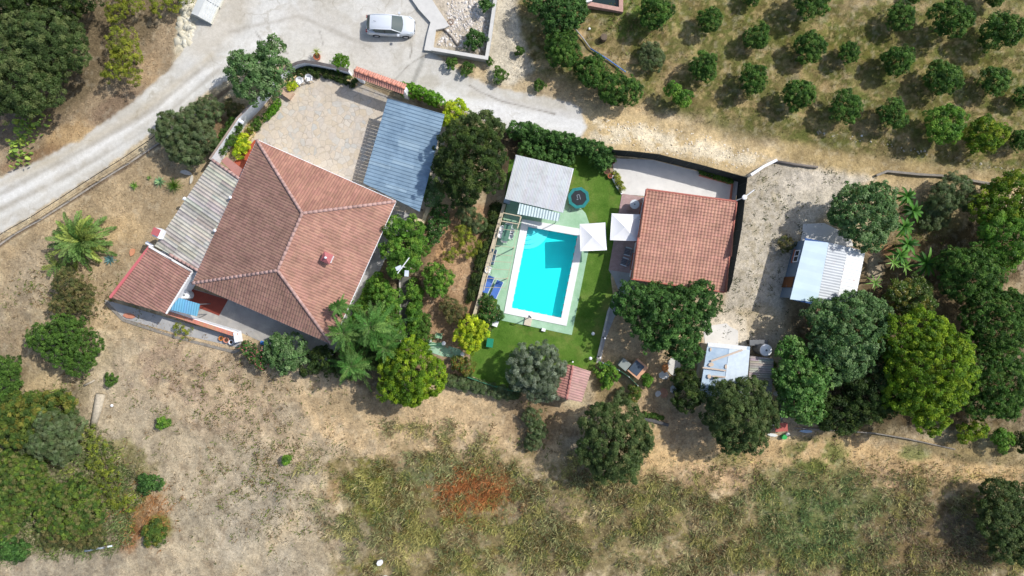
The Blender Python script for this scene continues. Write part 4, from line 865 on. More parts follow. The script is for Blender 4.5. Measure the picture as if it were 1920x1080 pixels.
# ------------------------------------------------------------------ garden furniture
def plastic_chair(px, py, rz, label, group, col=None, z=0.03, first={}):
    p = W(px, py)
    key = 'white' if col is None else 'c'+str(col)
    if key not in first:
        r = thing('plastic_chair', label, 'chair', (p.x, p.y, z), rz, group); m_ = WPLAST if col is None else mat('plastic'+key, col, .5, var=.04)
        m = MB(); m.prism([(-.22,-.23),(.22,-.21),(.22,.21),(-.22,.23)], .41, .44); m.build('seat', m_, r, True)
        m = MB(); n = 9; vs = []
        for i in range(n):
            a = math.radians(100+160*i/(n-1)); rr = .29
            for zz, k in ((.45,.95),(.66,1.05),(.84 if abs(i-4) < 3 else .68,1.15)): vs.append((math.cos(a)*rr*k*.85-.0, math.sin(a)*rr*k, zz))
        m.add(vs, [(i*3+j, (i+1)*3+j, (i+1)*3+j+1, i*3+j+1) for i in range(n-1) for j in range(2)]); m.build('backrest', m_, r, True, True)
        for sy in (-1, 1): m = MB(); m.tube([(-.1,.30*sy,.68),(.2,.27*sy,.66),(.24,.24*sy,.44)], .028, 6); m.build('armrest', m_, r, True)
        for sx in (-1, 1):
            for sy in (-1, 1): m = MB(); m.tube([(.2*sx,.2*sy,.42),(.26*sx,.25*sy,0)], .025, 6); m.build('leg', m_, r, True)
        first[key] = r
    else:
        r = copy_tree(first[key]); r.location = (p.x, p.y, z); r.rotation_euler = (0, 0, rz); r['label'] = label
        if group: r['group'] = group
    return r
g1 = 'white plastic chairs in the courtyard'; g2 = 'white plastic chairs round the pool table'
plastic_chair(566,155, math.radians(-60), 'white plastic armchair nearer the green leafy tree in the courtyard', g1)
plastic_chair(583,150, math.radians(-80), 'white plastic armchair to the right of its twin in the courtyard', g1)
for px, py, a, lab in ((954,424,-100,'white plastic chair at the head of the pool table nearest the pool shed'), (942,431,-10,'white plastic chair at the wall side of the pool table, nearer the pool shed'),
    (939,441,-5,'white plastic chair at the wall side of the pool table, nearer the blue loungers'), (959,435,170,'white plastic chair at the water side of the pool table, nearer the pool shed'),
    (957,443,172,'white plastic chair at the water side of the pool table, nearer the blue loungers'), (946,451,80,'white plastic chair at the foot of the pool table')):
    plastic_chair(px, py, math.radians(a), lab, g2, z=.06)
def table(label, c, sx, sy, h, rz, topm, legm, name='dining_table', z=0.06, par=None):
    r = thing(name, label, 'table', (c.x, c.y, z), rz); m = MB(); m.box((0,0,h), (sx, sy, .04)); m.build('tabletop', topm, r, True)
    for a in (-1, 1):
        for b in (-1, 1): m = MB(); m.tube([(a*sx*.43,b*sy*.42,h-.02),(a*sx*.43,b*sy*.42,0)], .025, 5); m.build('leg', legm, r, True)
    return r
table('dark green pool table top between six white plastic chairs'.replace('pool table top','dining table'), W(949.5,437.5), .62, 1.5, .72, math.radians(-14), mat('green_glass', s(96,136,116), .3, var=.05), WPLAST)
def round_table(label, c, r_, h, m_, z):
    r = thing('round_table', label, 'table', (c.x, c.y, z)); m = MB(); m.lathe((0,0,h-.04), [(r_-.02,0),(r_,.015),(r_,.035),(r_-.02,.045)], 20); tp = m.build('tabletop', m_, r, True)
    m = MB(); m.lathe((0,0,0), [(.22,0),(.2,.04),(.04,.06),(.04,h-.05)], 12); m.build('pedestal', GREYM, r, True); m = MB(); m.lathe((0,0,h), [(.05,0),(.05,.05)], 10); m.build('parasol_hole', DARKM, tp, True)
    return r
round_table('white round table on the guest house terrace beside the tiled roof', W(1187,385), .42, .74, mat('pale_top', s(222,226,228), .35, var=.03), .065)
for px, py, lab in ((1178,392,'low pinkish stool on the lawn side of the white round table'), (1200,379,'brown stool between the white round table and the terracotta roof')):
    r = thing('stool', lab, 'stool', (*W(px,py).xy, .065)); m = MB(); m.lathe((0,0,.42), [(.2,0),(.22,.02),(.2,.05)], 14); m.build('seat', mat('stool_pad', s(176,146,134), .7), r, True)
    for k in range(3): m = MB(); a = k*2.1; m.tube([(.12*math.cos(a),.12*math.sin(a),.42),(.17*math.cos(a),.17*math.sin(a),0)], .018, 5); m.build('leg', GREYM, r, True)
# striped deck chairs
def deckchair(px, py, rz, label):
    r = thing('deck_chair', label, 'deck chair', (*W(px,py).xy, .065), rz, 'striped chairs on the guest house terrace')
    m = MB()
    for i in range(8): m.box((-.02, -.24+i*.068, .40), (.5, .042, .03), 0, s(70,84,100) if i % 2 else s(120,136,150))
    m.build('seat', PAINT, r, True)
    m = MB()
    for i in range(8): m.box((-.42, -.24+i*.068, .62), (.3, .042, .03), 0, s(64,78,94) if i % 2 else s(110,126,140), 0, .9)
    m.build('backrest', PAINT, r, True)
    for sy in (-1, 1): m = MB(); m.box((-.05, .33*sy, .6), (.56, .09, .035)); m.build('armrest', mat('silver_arm', s(214,220,226), .4, .2), r, True)
    for sx in (-1, 1):
        for sy in (-1, 1): m = MB(); m.tube([(.22*sx,.31*sy,.6),(.25*sx,.31*sy,0)], .02, 5); m.build('leg', GREYM, r, True)
deckchair(1174,472, math.radians(165), 'dark striped deck chair nearer the white parasol'); deckchair(1168,491, math.radians(160), 'dark striped deck chair farther from the white parasol')
# blue loungers
def lounger(px, py, rz, label, cm, group, tilt=.5, L=1.75, wd=.58, z=.06):
    r = thing('sun_lounger', label, 'sun lounger', (*W(px,py).xy, z), rz, group); m = MB(); q = L*.36
    m.box((-q/2-.0, 0, .33), (L-q, wd, .05)); m.build('mattress', cm, r, True)
    m = MB(); m.box((L/2-q*.72, 0, .33+q*.22), (q, wd, .05), 0, (1,1,1), 0, -tilt); bk = m.build('backrest', cm, r, True)
    m = MB(); m.box((L/2-q*.45, 0, .33+q*.42), (.26, wd*.8, .07), 0, (1,1,1), 0, -tilt); m.build('headrest', cm, bk, True)
    m = MB()
    for sy in (-1, 1): m.tube([(-L/2,sy*wd*.52,.3),(L/2-.1,sy*wd*.52,.3)], .022, 5)
    m.build('frame', WPLAST, r, True)
    for sx in (-1, 1):
        for sy in (-1, 1): m = MB(); m.tube([(sx*L*.4,sy*wd*.5,.3),(sx*L*.42,sy*wd*.5,0)], .02, 5); m.build('leg', WPLAST, r, True)
BLUEC = mat('blue_canvas', s(84,124,196), .8, var=.08, scale=4)
lounger(916,532, math.radians(66), 'blue sun lounger nearer the scalloped garden wall', BLUEC, 'blue sun loungers on the green deck'); lounger(932,541, math.radians(66), 'blue sun lounger nearer the pool', BLUEC, 'blue sun loungers on the green deck')
lounger(924,481, math.radians(76), 'dark slate coloured folding lounger under the pergola bars', mat('slate_canvas', s(74,96,112), .8), None, .35, 1.5, .5)
plastic_chair(916,506, math.radians(-20), 'single white chair between the dark lounger and the blue loungers', None, z=.06)
plastic_chair(824,629, math.radians(-100), 'pale green garden chair beside the green path', None, s(150,190,150), z=.03)
# parasols
def parasol(corners, apex, label, base):
    r = thing('parasol', label, 'parasol', (base.x, base.y, .03), 0, 'square white parasols'); P = [W(*c) for c in corners]; a = W(*apex)
    m = MB(); vs = []; 
    PC = mat('parasol_cloth', s(244,242,240,.9), .85, var=.03)
    N_ = 6
    for i in range(4):
        p, q = P[i], P[(i+1) % 4]
        for j in range(N_):
            for k in range(N_):
                def pt(j, k):
                    t = j/N_; e = lerp(p, q, k/N_); v = lerp(a, e, t); sag = -.06*math.sin(PI*k/N_)*t-.05*math.sin(PI*t); return (v.x, v.y, v.z+sag)
                if j == 0: m.add([pt(0,0), pt(1,k), pt(1,k+1)], [(0,1,2)])
                else: m.quad(pt(j,k), pt(j+1,k), pt(j+1,k+1), pt(j,k+1))
    cn = m.build('canopy', PC, r)
    m = MB()
    for i in range(4):
        p, q = P[i], P[(i+1) % 4]; m.quad(tuple(p), tuple(q), tuple(q-Vector((0,0,.16))), tuple(p-Vector((0,0,.16))))
    m.build('valance', PC, cn)
    m = MB(); c = sum(P, Vector())/4; m.tube([(c.x,c.y,.1),(c.x,c.y,a.z-.03)], .03, 8); m.build('pole', WPLAST, r)
    for i in range(4): m = MB(); m.tube([a-Vector((0,0,.08)), lerp(a, P[i], .97)-Vector((0,0,.06))], .015, 4); m.build('rib', GREYM, r)
    m = MB(); m.lathe((c.x,c.y,.06), [(.28,0),(.28,.06),(.06,.1)], 14); m.build('base', CONC, r)
parasol([(1087,420,2.5),(1135,417,2.5),(1138,469,2.5),(1088,471,2.5)], (1111,444,2.85), 'white square parasol over the edge of the pool', W(1111,444)*(1))
parasol([(1147,400,2.5),(1200,402,2.5),(1195,452,2.5),(1144,450,2.5)], (1172,426,2.9), 'white square parasol against the terracotta guest house roof', W(1172,426))
# trampoline
tc = W(1083.5,373); r = thing('trampoline', 'octagonal trampoline with teal padding and black mat beside the pool shed', 'trampoline', (tc.x, tc.y, .02), .15)
O = [(math.cos(PI/8+k*PI/4), math.sin(PI/8+k*PI/4)) for k in range(8)]
m = MB(); vs = [(x*.98,y*.98,.72) for x, y in O]+[(x*.7,y*.7,.72) for x, y in O]+[(x*.98,y*.98,.64) for x, y in O]
m.add(vs, [(k,(k+1)%8,8+(k+1)%8,8+k) for k in range(8)]+[(16+k,16+(k+1)%8,(k+1)%8,k) for k in range(8)]); m.build('padding', mat('teal_pad', s(30,128,128), .6, var=.25, scale=6), r, True)
m = MB(); m.add([(x*.72,y*.72,.69) for x, y in O], [tuple(range(8))]); mt = m.build('mat', mat('black_mat', s(40,46,52), .7, var=.1), r, True)
m = MB(); [m.box(c_, sz, .1, s(130,140,150)) for c_, sz in (((-.1,.12,.697),(.06,.3,.01)), ((.12,.05,.697),(.06,.42,.01)), ((-.12,-.12,.698),(.14,.08,.01)), ((.0,.28,.698),(.2,.05,.01)))]; m.build('emblem', PAINT, mt, True)
for k in range(4): x, y = O[k*2]; m = MB(); m.tube([(x*.92,y*.92,.68),(x*1.0,y*1.0,0)], .03, 6); m.build('leg', GREYM, r, True)
m = MB()
for k in range(8): a_, b_ = O[k], O[(k+1) % 8]; m.tube([(a_[0]*.95,a_[1]*.95,.66),(b_[0]*.95,b_[1]*.95,.66)], .025, 5)
m.build('frame', GREYM, r, True)
m = MB()
for sx in (-.18, .18): m.tube([(-.75+sx*.5,-.75-sx*.5,.66),(-.95+sx*.5,-.95-sx*.5,0)], .02, 5)
m.build('ladder', GREYM, r, True)
# pergola
r = thing('pergola', 'open pergola of thin beige bars over the left side of the pool deck', 'pergola', W(945,440)); H = 2.2
o0, o1 = W(943,399,H), W(907,545,H); i0, i1 = W(977,406,H), W(948,545,H)
m = MB(); m.tube([o0, o1], .045, 5); m.tube([i0, W(970,428,H)], .07, 5); m.build('rail', BEIGE, r)
m = MB(); m.tube([W(970,428,H), i1], .016, 4); m.build('wire', BEIGE, r)
for k, t in enumerate((0,.105,.2,.42,.53,.62,.72,.84,.96)):
    m = MB(); m.tube([lerp(o0, o1, t), lerp(i0, i1, t)], .05 if k < 2 else .022, 5); m.build('crossbar', BEIGE, r)
for a in (W(975,409,H), W(963,463,H), W(951,521,H)): m = MB(); m.tube([(a.x,a.y,.06), a], .05, 6); m.build('post', BEIGE, r)
for a in (W(942,402,H), W(926,468,H)): m = MB(); m.tube([(a.x,a.y,0), a], .05, 6); m.build('post', BEIGE, r)
# odds
def boxy(name, label, cat, px, py, sx, sy, h, rz, m_, z=.02, group=None, lid=None):
    c = W(px, py); r = thing(name, label, cat, (c.x, c.y, z), math.radians(rz), group); m = MB(); m.box((0,0,h/2), (sx,sy,h)); m.build('body', m_, r, True)
    if lid: m = MB(); m.box((0,0,h+lid[0]/2), (sx+.06,sy+.06,lid[0])); m.build('lid', lid[1], r, True)
    return r
def legs_table(name, label, cat, px, py, sx, sy, h, rz, m_, z=.02):
    c = W(px, py); return table(label, c, sx, sy, h, math.radians(rz), m_, GREYM, name, z)
legs_table('side_table', 'small white square table on the lawn corner below the green deck', 'table', 929,606, .5,.52,.45, -20, WPLAST)
legs_table('teal_table', 'teal plastic table on the lawn beside the bright yellow green shrub', 'table', 919,642, .58,.78,.5, -8, mat('teal_plastic', s(34,140,108), .5))
legs_table('red_table', 'brick red table top below the big round tree on the lower right', 'table', 1459,798, 1.1,.75,.72, 4, mat('red_top', s(190,100,88), .6))
m = MB(); c = W(1450,797,.78); m.box(c, (.9,.05,.04), .05); meta(m.build('metal_bar', WPLAST), 'white metal bar lying on the brick red table', 'bar')
boxy('spa_box', 'square wooden tub with a dark slate cover in the sandy lower garden', 'tub', 1193,690, 1.2,1.35,.75, -40, mat('pale_timber', s(196,160,128), .7, var=.15), lid=(.05, mat('orange_frame', s(222,170,134), .7)))
c = W(1193.5,690,.83); m = MB(); m.box((c.x,c.y,.845), (.95,1.08,.03), math.radians(-40)); meta(m.build('cover', mat('slate_cover', s(70,84,98), .35, var=.15, scale=1)), 'dark slate glossy cover lying on the wooden tub', 'cover')
boxy('filter_cabinet', 'grey panelled cabinet against the upper left side of the wooden tub', 'cabinet', 1169,682, .85,.8,.7, -40, mat('grey_panel', s(150,156,150), .7))
boxy('utility_box', 'pale grey box in the shade of the pool shed roof', 'box', 951,378, .55,.45,.7, -18, mat('pale_box', s(190,206,216), .6))
# concrete skips
def skip(px, py, L, rz, label, h=1.0):
    c = W(px, py); r = thing('waste_container', label, 'container', (c.x, c.y, 0.0), math.radians(rz), 'pale containers in the top left corner')
    sec = [(-.75,0),(-.75,h),(-.1,h+.05),(.25,h*.72),(.72,h*.4),(.78,h*.36),(.78,.0)]
    m = MB(); n = len(sec); vs = [(-L/2,y,z) for y, z in sec]+[(L/2,y,z) for y, z in sec]
    m.add(vs, [tuple(range(n)), tuple(range(2*n-1, n-1, -1))]+[(i, i+n, (i+1) % n+n, (i+1) % n) for i in range(n)]); m.build('body', mat('pale_shell', s(206,208,204), .7, var=.1), r, True)
    m = MB()
    for i, y in enumerate((.2,.38,.55,.7)): zz = h*.76-(y-.2)*h*.72; m.box((0,y,zz+.04), (L*1.0,.06,.06))
    m.build('ribs', mat('pale_rib', s(226,228,226), .6), r, True)
    m = MB(); m.box((0,.84,.3), (L*1.02,.1,.12)); m.build('rail', mat('cream_rail', s(228,224,206), .7), r, True)
skip(390,24, 1.65, 66-180, 'pale grey ribbed container nearest the pale rock bank, wholly in view'); skip(408,-12, 2.2, 66-180, 'pale ribbed container cut off by the top edge of the photo')
# pots
def pot(px, py, rr, h, label, m_=None, plant=None, z=.02, group='garden pots'):
    r = thing('plant_pot', label, 'plant pot', (*W(px,py).xy, z), 0, group); m = MB(); m.lathe((0,0,0), [(rr*.65,0),(rr,h*.9),(rr*1.1,h*.9),(rr*1.1,h),(rr*.9,h),(rr*.85,h*.85)], 14); m.build('pot', m_ or TERR, r, True)
    m = MB(); m.lathe((0,0,h*.82), [(rr*.86,0),(rr*.5,.03)], 12); m.build('soil', mat('soil', s(92,70,54), .95, var=.3), r, True); return r
pot(597,109,.3,.5,'large terracotta pot with a spiky plant on the curved courtyard wall side', z=.015)
pot(1137,322,.28,.4,'wide brown pot at the edge of the white terrace, largest of three', mat('brown_pot', s(120,86,66), .7)); pot(1143,331,.2,.3,'small brown pot closest to the white edging stones'); pot(1148,303,.24,.4,'terracotta pot beside the leafy hedge end at the terrace corner')
pot(417,634,.2,.3,'orange pot, leftmost of three pots on the lower walkway', mat('orange_pot', s(224,140,52), .6)); pot(427,637,.24,.35,'salmon coloured pot in the middle of three on the lower walkway', mat('salmon_pot', s(220,150,124), .7)); pot(436,641,.2,.35,'white pot, rightmost of three pots on the lower walkway', WPLAST)
# white drum tanks
def drum(px, py, rr, h, label, m_, z=.02, name='water_tank'):
    r = thing(name, label, 'tank', (*W(px,py).xy, z)); m = MB(); m.lathe((0,0,0), [(rr,0),(rr,h*.3),(rr*1.03,h*.33),(rr,h*.36),(rr,h*.66),(rr*1.03,h*.69),(rr,h*.72),(rr,h)], 24); m.build('body', m_, r, True)
    m = MB(); m.lathe((0,0,h), [(rr*1.04,-.04),(rr*1.04,.03),(rr*.9,.07),(rr*.2,.13)], 24); ld = m.build('lid', WPLAST, r, True); m = MB(); m.lathe((0,0,h+.11), [(.09,0),(.09,.06)], 10); m.build('cap', GREYM, ld, True)
drum(1421,653,.5,1.9,'white round water tank beside the pale blue shed roof', mat('grey_tank', s(120,122,124), .6)); drum(356,553,.4,.9,'white round drum with a lid beside the light blue canopy', mat('white_drum', s(214,222,226), .5), .05, 'water_drum')
# white wall lamp posts
def lamp_post(px, py, label, h, arm, group=None):
    c = W(px, py); r = thing('lamp_post', label, 'lamp post', (c.x, c.y, 0), 0, group); m = MB(); m.tube([(0,0,0),(0,0,h)], [.05,.04], 8); m.build('pole', WPLAST, r, True)
    m = MB(); m.tube([(0,0,h),(arm[0],arm[1],h+.1)], .045, 6); am = m.build('arm', WPLAST, r, True); m = MB(); m.lathe((0,0,h-.05), [(.12,0),(.22,.06),(.2,.16),(.05,.2)], 12); m.build('lamp_head', WPLAST, r, True)
lamp_post(1370,380,'white lamp post with one arm at the fence corner of the guest house', 3.6, (.8,.62))
c = W(770,503); r = thing('aerial_mast', 'white aerial mast with panel dishes rising beside the bright green tree', 'aerial mast', (c.x, c.y, 0))
m = MB(); m.tube([(0,0,0),(0,0,4.4)], [.06,.04], 8); m.build('mast', WPLAST, r, True); m = MB(); m.tube([(-.45,-.55,4.3),(.55,.75,4.5)], .045, 6); m.build('boom', WPLAST, r, True)
for x, y, a in ((-.35,-.1,.4),(.3,-.55,1.5)): m = MB(); m.box((x,y,4.25), (.5,.34,.12), a); m.build('panel', mat('panel_grey', s(214,222,230), .4), r, True)
# small lawn lamps
def globe(px, py, label):
    r = thing('globe_lamp', label, 'garden lamp', (*W(px,py).xy, .02), 0, 'white globe lamps on the lawn'); m = MB(); m.tube([(0,0,0),(0,0,.3)], .03, 6); m.build('stem', DARKM, r, True)
    m = MB(); m.lathe((0,0,.3), [(.03,0),(.12,.04),(.16,.13),(.14,.22),(.05,.29)], 14); m.build('globe', WPLAST, r, True, True)
globe(1111,625,'white globe lamp nearer the pool on the shaded lawn'); globe(1106,671,'white globe lamp near the tiled hut on the lawn')
def post(px, py, h, label, m_=None):
    r = thing('wooden_post', label, 'post', (*W(px,py).xy, 0), 0, 'posts along the lawn edge'); m = MB(); m.tube([(0,0,0),(0,0,h)], .05, 6); m.build('shaft', m_ or DARKM, r, True); m = MB(); m.lathe((0,0,h), [(.07,0),(.07,.05)], 8); m.build('cap', WPLAST, r, True)
post(1130,632,1.5,'thin dark post at the lawn edge, below the big leafy tree'); post(1122,668,1.3,'thin dark post at the lawn edge, by the green mesh fence'); post(1072,676,1.1,'thin dark post above the tiled hut')
# pool shower
r = thing('pool_shower', 'outdoor pool shower with beige tiled base at the lower pool edge', 'shower', W(990,603)); m = MB(); m.box((*W(990,603).xy,.14), (.62,.68,.14), -.22); m.build('base', mat('beige_tile', s(216,204,180), .7, var=.12, scale=6), r)
a = W(994,594); m = MB(); m.tube([(a.x,a.y,.06),(a.x+.02,a.y,1.9),(a.x-.12,a.y+.1,2.0)], .05, 8); m.build('column', DARKM, r); m = MB(); m.lathe((a.x-.14,a.y+.12,1.95), [(.1,0),(.1,.04)], 10); m.build('head', GREYM, r)
boxy('pool_pump', 'small white pump box at the lower edge of the green deck', 'box', 1019,618, .34,.26,.3, -15, WPLAST)
boxy('stepping_stone', 'pinkish paving block at the end of the planting bed beside the white chairs', 'block', 540,176, 1.1,.72,.45, -35, mat('tan_stone', s(206,176,150), .85, var=.12))
# rubble slabs and pale boards in the lower garden
def slabby(label, px, py, rx, ry, col, z=.05, t=.06, name='rubble_slab', cat='slab', rz=0.0, n=7, group='slabs lying in the lower garden'):
    c = W(px, py); m = MB(); pts = []
    for i in range(n): a = 2*PI*i/n; k = R.uniform(.8, 1.1); x, y = math.cos(a)*rx/21*k, math.sin(a)*ry/21*k; pts.append((c.x+x*math.cos(rz)-y*math.sin(rz), c.y+x*math.sin(rz)+y*math.cos(rz)))
    m.prism(pts, z, z+t, col); return meta(m.build(name, PAINT), label, cat, group)
slabby('largest white slab beside the pale blue roofed shed and big tree', 1262,686,13,19, s(232,228,216), n=9); slabby('white slab wedge below the orange board', 1244,704,10,8, s(236,230,220), .12)
slabby('orange brown board between the white slabs', 1246,690,7,9, s(204,136,80), .13, name='board'); slabby('small white slab below the red rubble', 1233,738,6,6, s(222,214,204)); slabby('orange red rubble patch', 1244,736,9,10, s(196,142,112), .03, name='tile_rubble'); slabby('pale slab in the shade of the small dark tree', 1262,730,6,9, s(206,204,200))
slabby('flat pale slab at the lower right corner of the grey lean-to', 1452,736,14,5, s(222,210,196), .9, .1, rz=-.15, n=6); slabby('white board beside the red table', 1448,815,10,3, s(232,232,224), .1, rz=-.12, n=6); slabby('round white stone right of the red table', 1475,813,4,3, s(238,236,230), .05, .2)
slabby('bright green plastic tub below the red table', 1468,818,5,5, s(60,180,90), .05, .35, 'plastic_tub', 'tub'); slabby('light blue tarpaulin at the foot of the wooded garden', 1511,808,13,3, s(176,196,216), .05, .1, 'tarpaulin', 'tarpaulin', n=8)
slabby('white rag lying in the reeds at the bottom', 715,1050,7,5, s(238,238,236), .5, .15, 'white_rag', 'rag', .6); slabby('white scrap at the very bottom edge of the reeds', 724,1077,5,3, s(238,238,236), .5, .12, 'white_rag', 'rag', .3)
slabby('dark paving slab in front of the metal shed', 1402,560,0.1,0.1, s(200,200,200)) if False else None
for px, py, rx, ry, lab, c_ in ((350,324,12,5,'white broken stone beside the spiky cycad bush',(222,214,202)), (360,337,3,9,'pale upright plank beside the white broken stone',(214,206,190)), (249,473,6,8,'terracotta tile lying left of the annex',(214,150,112)), (243,592,12,5,'terracotta coping lying on the walkway below the annex',(206,138,110)),
    (399,432,3,3,'loose terracotta tile on the lower end of the grey lean-to',(206,150,120))):
    z = 2.62 if px == 399 else .05
    c = W(px, py, z if px == 399 else 0); slabby(lab, c.x*21+960, 540-c.y*21, rx, ry, s(*c_), z, .1, 'loose_tile' if 'terracotta' in lab else 'broken_stone', 'tile' if 'terracotta' in lab else 'stone', -.2, group=None)
r = thing('drum_rack', 'dark metal rack of junk behind the white water tank', 'rack', W(1412,642)); m = MB(); [m.box((*W(x,y).xy,.4), (.5,.35,.8), .2, s(*c_)) for x, y, c_ in ((1405,640,(60,60,62)),(1417,641,(120,110,104)),(1428,642,(70,70,74)))]; m.build('boxes', PAINT, r)
m = MB(); m.box((*W(1416,641).xy,.86), (1.6,.5,.05), 0); m.build('shelf', GREYM, r)
# hoop, tyre, stump
m = MB(); c = W(845,42); m.tube([(c.x+.24*math.cos(a),c.y+.24*math.sin(a),.1) for a in [2*PI*k/20 for k in range(21)]], .03, 5); meta(m.build('hoop', mat('rust', s(130,96,80), .8)), 'thin rusty hoop lying at the end of the pale kerb fork', 'hoop')
m = MB(); c = W(1131,73); m.lathe((c.x,c.y,0), [(.32,0),(.3,.5),(.24,.52)], 12); meta(m.build('tree_stump', BARK), 'cut tree stump in the dry grass below the irrigation tank', 'tree stump')
for px, py, rr, lab in ((1105,54,.12,'white ball in the grass below the irrigation tank'), (211,760,.14,'white stone beside the bleached fallen trunk'), (1615,255,.1,'white stone at the edge of the track')):
    m = MB(); c = W(px, py); m.lathe((c.x,c.y,zat(px,py)), [(rr*.6,0),(rr,rr*.6),(rr*.8,rr*1.3),(rr*.2,rr*1.6)], 10); meta(m.build('stone', WPLAST, smooth=True), lab, 'stone')
# dark blue roller, violet tub
m = MB(); m.tube([W(489,642,.2), W(502,646,.2)], .17, 10); meta(m.build('blue_roll', mat('blue_tarp', s(60,120,190), .6)), 'blue roll lying beside the grey green shrub', 'roll')
m = MB(); c = W(1132,709); m.lathe((c.x,c.y,.3), [(.3,0),(.34,.25),(.28,.3)], 14); meta(m.build('mauve_tub', mat('mauve', s(120,130,170), .6)), 'mauve tub among the plants right of the tiled hut', 'tub')
# green railings along the green path
r = thing('path_railing', 'dark green railing over the pale green path', 'railing', W(800,642)); m = MB()
for dy in (0, 4): m.tube([W(785,640+dy,.9), W(806,644+dy,.95), W(828,643+dy,.9)], .035, 5)
m.build('rail', mat('green_rail', s(30,110,70), .5), r)
for x, y in ((786,640),(806,644),(827,644)): m = MB(); m.tube([W(x,y,.05), W(x,y,.92)], .03, 5); m.build('post', mat('green_rail'), r)
for px, py, lab in ((807,638,'white ball finial beside the green railing'), (833,643,'small white post at the right end of the green railing'), (868,663,'pale stone block where the green path meets the lawn')):
    m = MB(); c = W(px, py); m.lathe((c.x,c.y,0), [(.14,0),(.14,.5),(.2,.55),(.14,.75)], 12); meta(m.build('stone_bollard', WPLAST), lab, 'bollard')
# slabs of the dark steps
for k in range(9):
    pass
# stones scattered on the rubble yard
def scatter_rocks(name, polyp, n, lo, hi, c0, c1, seed):
    r = np.random.default_rng(seed); P = np.array(polyp); out = []; V = []; Q = []; C = []
    base = np.array([(-1,-1,0),(1,-1,0),(1,1,0),(-1,1,0),(-.6,-.6,1),(.6,-.6,1),(.6,.6,1),(-.6,.6,1)], float); F = np.array([(4,5,6,7),(0,1,5,4),(1,2,6,5),(2,3,7,6),(3,0,4,7)])
    while len(out) < n:
        x = r.uniform(P[:,0].min(), P[:,0].max(), n*3); y = r.uniform(P[:,1].min(), P[:,1].max(), n*3); d = poly_sd(polyp, x, y); out += list(zip(x[d < -2], y[d < -2]))
    for i, (x, y) in enumerate(out[:n]):
        p = W(x, y); sz = lo+(hi-lo)*r.random()**3; a = r.random()*6.28; b = base*np.array([sz, sz*r.uniform(.5,1), sz*r.uniform(.4,.9)])*(1+r.uniform(-.25,.25,(8,3)))
        b = np.stack([b[:,0]*math.cos(a)-b[:,1]*math.sin(a)+p.x, b[:,0]*math.sin(a)+b[:,1]*math.cos(a)+p.y, b[:,2]+zat(x,y)-.01], 1); V.append(b); Q.append(F+8*i); t = r.random(); C.append(np.repeat((np.array(s(*c0))*(1-t)+np.array(s(*c1))*t)[None], 8, 0))
    o = npmesh(name, np.concatenate(V), np.concatenate(Q), np.concatenate(C), PAINT); return o
meta(scatter_rocks('rubble', [(838,0),(930,0),(912,100),(812,86),(836,56)], 1100, .02, .15, (190,180,168), (236,230,222), 1), 'pale stone rubble strewn over the walled plot at the top', 'rubble', None, 'stuff')
meta(scatter_rocks('rock_bank', [(340,0),(372,0),(366,50),(352,90),(330,80)], 260, .1, .38, (196,188,164), (226,220,200), 2), 'pale broken rock bank beside the container at the top left', 'rocks', None, 'stuff')
meta(scatter_rocks('gravel', [(1120,215),(1330,250),(1440,290),(1400,320),(1225,288),(1110,262)], 700, .02, .1, (206,188,156), (238,228,208), 3), 'pale stones strewn over the track above the black fence', 'gravel', None, 'stuff')
meta(scatter_rocks('wall_stones', [(1530,240),(1640,262),(1920,318),(1920,330),(1640,275),(1530,252)], 110, .03, .12, (150,142,124), (196,190,172), 4), 'loose stones along the upper edge of the right track', 'stones', None, 'stuff')
